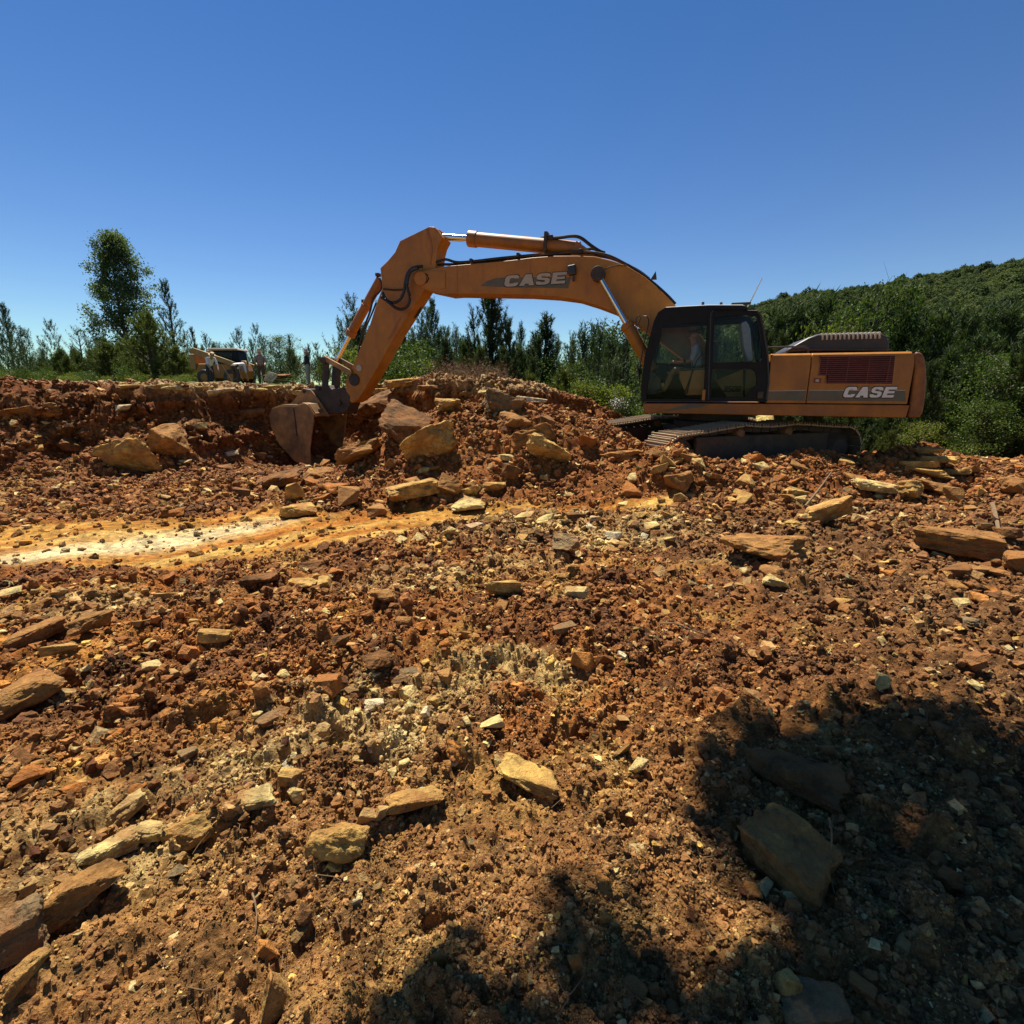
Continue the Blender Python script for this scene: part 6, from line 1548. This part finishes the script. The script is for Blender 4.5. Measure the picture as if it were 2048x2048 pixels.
def stander(px, py_feet, Y, pose, mats, label, rz, hat, hgt=1.75, hatbrim=.17):
    P = at(px, py_feet, Y); zg = hz(P.x, Y); shirt, pants, foot = mats
    J = dict(pelvis=(0, 0, .95, (.15, .12)), belly=(0, 0, 1.12, (.145, .115)), chest=(0, 0, 1.33, (.165, .125)), neck=(.01, 0, 1.48, .06), jaw=(.04, 0, 1.55, .07), head=(.03, 0, 1.64, .092), crown=(.02, 0, 1.71, .07), nose=(.13, 0, 1.60, .014),
             lsho=(0, .19, 1.41, .07), lelb=(.04, .24, 1.14, .052), lwrist=(.22, .20, 1.05, .036), rsho=(0, -.19, 1.41, .07), relb=(.04, -.24, 1.14, .052), rwrist=(.22, -.20, 1.05, .036),
             lhip=(0, .10, .92, .10), lknee=(.03, .11, .50, .072), lank=(0, .11, .09, .05), ltoe=(.14, .12, .04, .042), rhip=(0, -.10, .92, .10), rknee=(.02, -.11, .50, .072), rank=(0, -.11, .09, .05), rtoe=(.14, -.12, .04, .042))
    hatp, hatt = Vector((.02, 0, 1.675)), (0, 0, 0)
    if pose == 'bent':
        def rot(k, a, c):
            x, y, z = J[k][:3]; dx, dz = x - c[0], z - c[1]; J[k] = (c[0] + dx*math.cos(a) + dz*math.sin(a), y, c[1] - dx*math.sin(a) + dz*math.cos(a), J[k][3])
        up = ['belly','chest','neck','jaw','head','crown','nose','lsho','rsho']
        a = R(78)
        for k in up: rot(k, a, (0, .95))
        for s, q in (('l', .2), ('r', -.2)): J[s+'elb'] = (.50, q*1.15, .62, .052); J[s+'wrist'] = (.60, q*.9, .38, .036)
        J['lknee'] = (.09, .14, .50, .072); J['rknee'] = (.09, -.14, .50, .072); J['lhip'] = (-.03, .11, .90, .10); J['rhip'] = (-.03, -.11, .90, .10)
        h = J['crown']; hatp = Vector((h[0] - .03, 0, h[2])); hatt = (0, a*.75, 0)
    elif pose == 'lean':
        def rot(k, a, c):
            x, y, z = J[k][:3]; dx, dz = x - c[0], z - c[1]; J[k] = (c[0] + dx*math.cos(a) + dz*math.sin(a), y, c[1] - dx*math.sin(a) + dz*math.cos(a), J[k][3])
        a = R(42)
        for k in ['belly','chest','neck','jaw','head','crown','nose','lsho','rsho']: rot(k, a, (0, .95))
        for s, q in (('l', .2), ('r', -.2)): J[s+'elb'] = (.42, q*1.15, .98, .052); J[s+'wrist'] = (.58, q*.9, .78, .036)
        h = J['crown']; hatp = Vector((h[0] - .02, 0, h[2] - .02)); hatt = (0, a*.8, 0)
    B = [('pelvis','belly',shirt),('belly','chest',shirt),('chest','neck','skin'),('neck','jaw','skin'),('jaw','head','skin'),('head','crown','skin'),('jaw','nose','skin')]
    for s in 'lr': B += [('chest',s+'sho',shirt),(s+'sho',s+'elb',shirt),(s+'elb',s+'wrist','skin' if shirt != 'dark_cloth' else shirt),('pelvis',s+'hip',pants),(s+'hip',s+'knee',pants),(s+'knee',s+'ank',pants),(s+'ank',s+'toe',foot)]
    for s in 'lr':
        w_ = Vector(J[s+'wrist'][:3]); e_ = Vector(J[s+'elb'][:3]); add_hand(J, B, s, w_, (w_ - e_))
    o = figure('person', J, B, None, label, (P.x, Y, zg), rz, hat=(hat, hatp, hatt, hatbrim))
    k = hgt/1.75; o.scale = (k, k, k)
    return o
WY = 27.5
stander(424, 775, WY, 'lean', ('white_cloth', 'dark_cloth', 'boot'), 'worker in white shirt and straw hat leaning over stone beside the loader', R(-38), 'straw')
stander(474, 777, WY - .6, 'bent', ('white_cloth', 'brown_cloth', 'boot'), 'worker in white shirt and brown trousers bent double before the loader', R(75), 'straw')
stander(526, 775, WY + 1, 'stand', ('grey_cloth', 'brown_cloth', 'boot'), 'worker in straw hat and grey shirt standing beside the stacked slabs', R(-60), 'straw', 1.8)
stander(620, 783, WY, 'stand', ('dark_cloth', 'pants_grey', 'boot'), 'worker in black top, grey trousers and white hat left of the bucket', R(185), 'white_cloth', 1.82, .15)

# ------------------------------------------------------------------ loader behind the workers
def loader():
    P = at(456, 774, WY + 2.4); zg = hz(P.x, P.y)
    L = empty('loader', (P.x, P.y, zg), R(0)); tag(L, 'small orange-yellow loader with dark cab and raised arm behind bent workers', 'loader')
    MB().prism([(-1.15,.35),(1.15,.35),(1.25,.75),(1.1,1.15),(-1.1,1.15),(-1.25,.75)], -.75, .75).build('body', M['paint'], L, .05)
    MB().prism([(-.55,1.15),(1.1,1.15),(1.0,1.85),(-.45,1.85)], -.5, .5).build('cab', M['frame'], L, .05)
    MB().prism([(-.65,1.86),(1.15,1.86),(1.05,1.98),(-.5,1.98)], -.6, .6).build('cab_roof', M['lgrey'], L, .04)
    MB().box((.25, -.52, 1.5), (.9, .03, .5)).build('cab_window', M['glass'], L)
    MB().box((.2, -.52, 1.12), (1.5, .05, .1)).build('cross_bar', M['dark'], L)
    for yy in (-.85, .85):
        MB().prism([(1.1,.95),(1.25,1.15),(-1.15,1.98),(-1.4,1.88),(-1.35,1.70)], yy - .07, yy + .07).build('lift_arm', M['tanpanel'], L, .02)
        for xx in (-.7, .75): 
            t = MB().lathe([(.18,-.13),(.38,-.14),(.42,-.10),(.42,.10),(.38,.14),(.18,.13)], 'y', (xx, yy, .42), 22).build('wheel', M['black'], L, .01)
            MB().lathe([(.20,-.145),(.20,.145)], 'y', (xx, yy, .42), 16).build('rim', M['paint'], t)
    MB().prism([(-1.5,.85),(-1.2,.85),(-1.2,1.65),(-1.5,1.65)], -.8, .8).build('front_plate', M['tanpanel'], L, .03)
    MB().box((1.0, -.80, .8), (.42, .06, .8)).build('rear_panel', M['paint'], L, .02)
    MB().box((1.02, -.84, .8), (.16, .03, .3)).build('panel_opening', M['frame'], L)
loader()
# stacked slabs on the plateau, leaning slab, broom handle
P = at(562, 777, WY + .4); zg = hz(P.x, P.y) + .12
ords = ['lowest', 'second lowest', 'middle', 'second highest', 'topmost']
for k in range(5):
    me = hull_mesh(9000 + k, 14, .3, 1, 2, .012, .02, 'flat_stone'); o = link(bpy.data.objects.new('flat_stone', me))
    o.scale = (1.45 + rnd.uniform(-.1, .1), .9, .085); o.location = (P.x + rnd.uniform(-.05, .05), P.y, zg + .045 + .09*k); o.rotation_euler = (0, 0, rnd.uniform(-.06, .06))
    o.color = (*[c*rnd.uniform(.8, 1.1) for c in (.34, .19, .10)], 1); tag(o, ords[k] + ' brown slab of the neat stack on the plateau', 'stone', 'neatly stacked slabs')
P = at(545, 772, WY - .2); me = hull_mesh(9100, 14, .3, 1, 1, .012, .0, 'flat_stone'); o = link(bpy.data.objects.new('flat_stone', me)); o.scale = (.55, .07, .75); o.location = (P.x, P.y, hz(P.x, P.y) + .45); o.rotation_euler = (R(-18), R(25), 0); o.color = (*RC['white'], 1)
tag(o, 'white slab held upright beside the standing worker in grey', 'stone')
P = at(452, 776, WY - .9); z_ = hz(P.x, P.y)
o = MB().tube([(P.x - .1, P.y, z_ + .95), (P.x + .35, P.y, z_ + .12)], .025, 6).tube([(P.x + .2, P.y + .02, z_ + .05), (P.x + .62, P.y + .02, z_ + .30)], .022, 6).build('pick_axe', M['wood']); tag(o, 'long-handled tool between the two bent workers', 'tool')
P = at(640, 783, WY - 1); z_ = hz(P.x, P.y)
o = MB().tube([(P.x, P.y, z_), (P.x - .22, P.y + .1, z_ + 1.25)], .022, 6).build('tool_handle', M['wood']); tag(o, 'pale tool handle standing up right of the worker in black', 'tool')
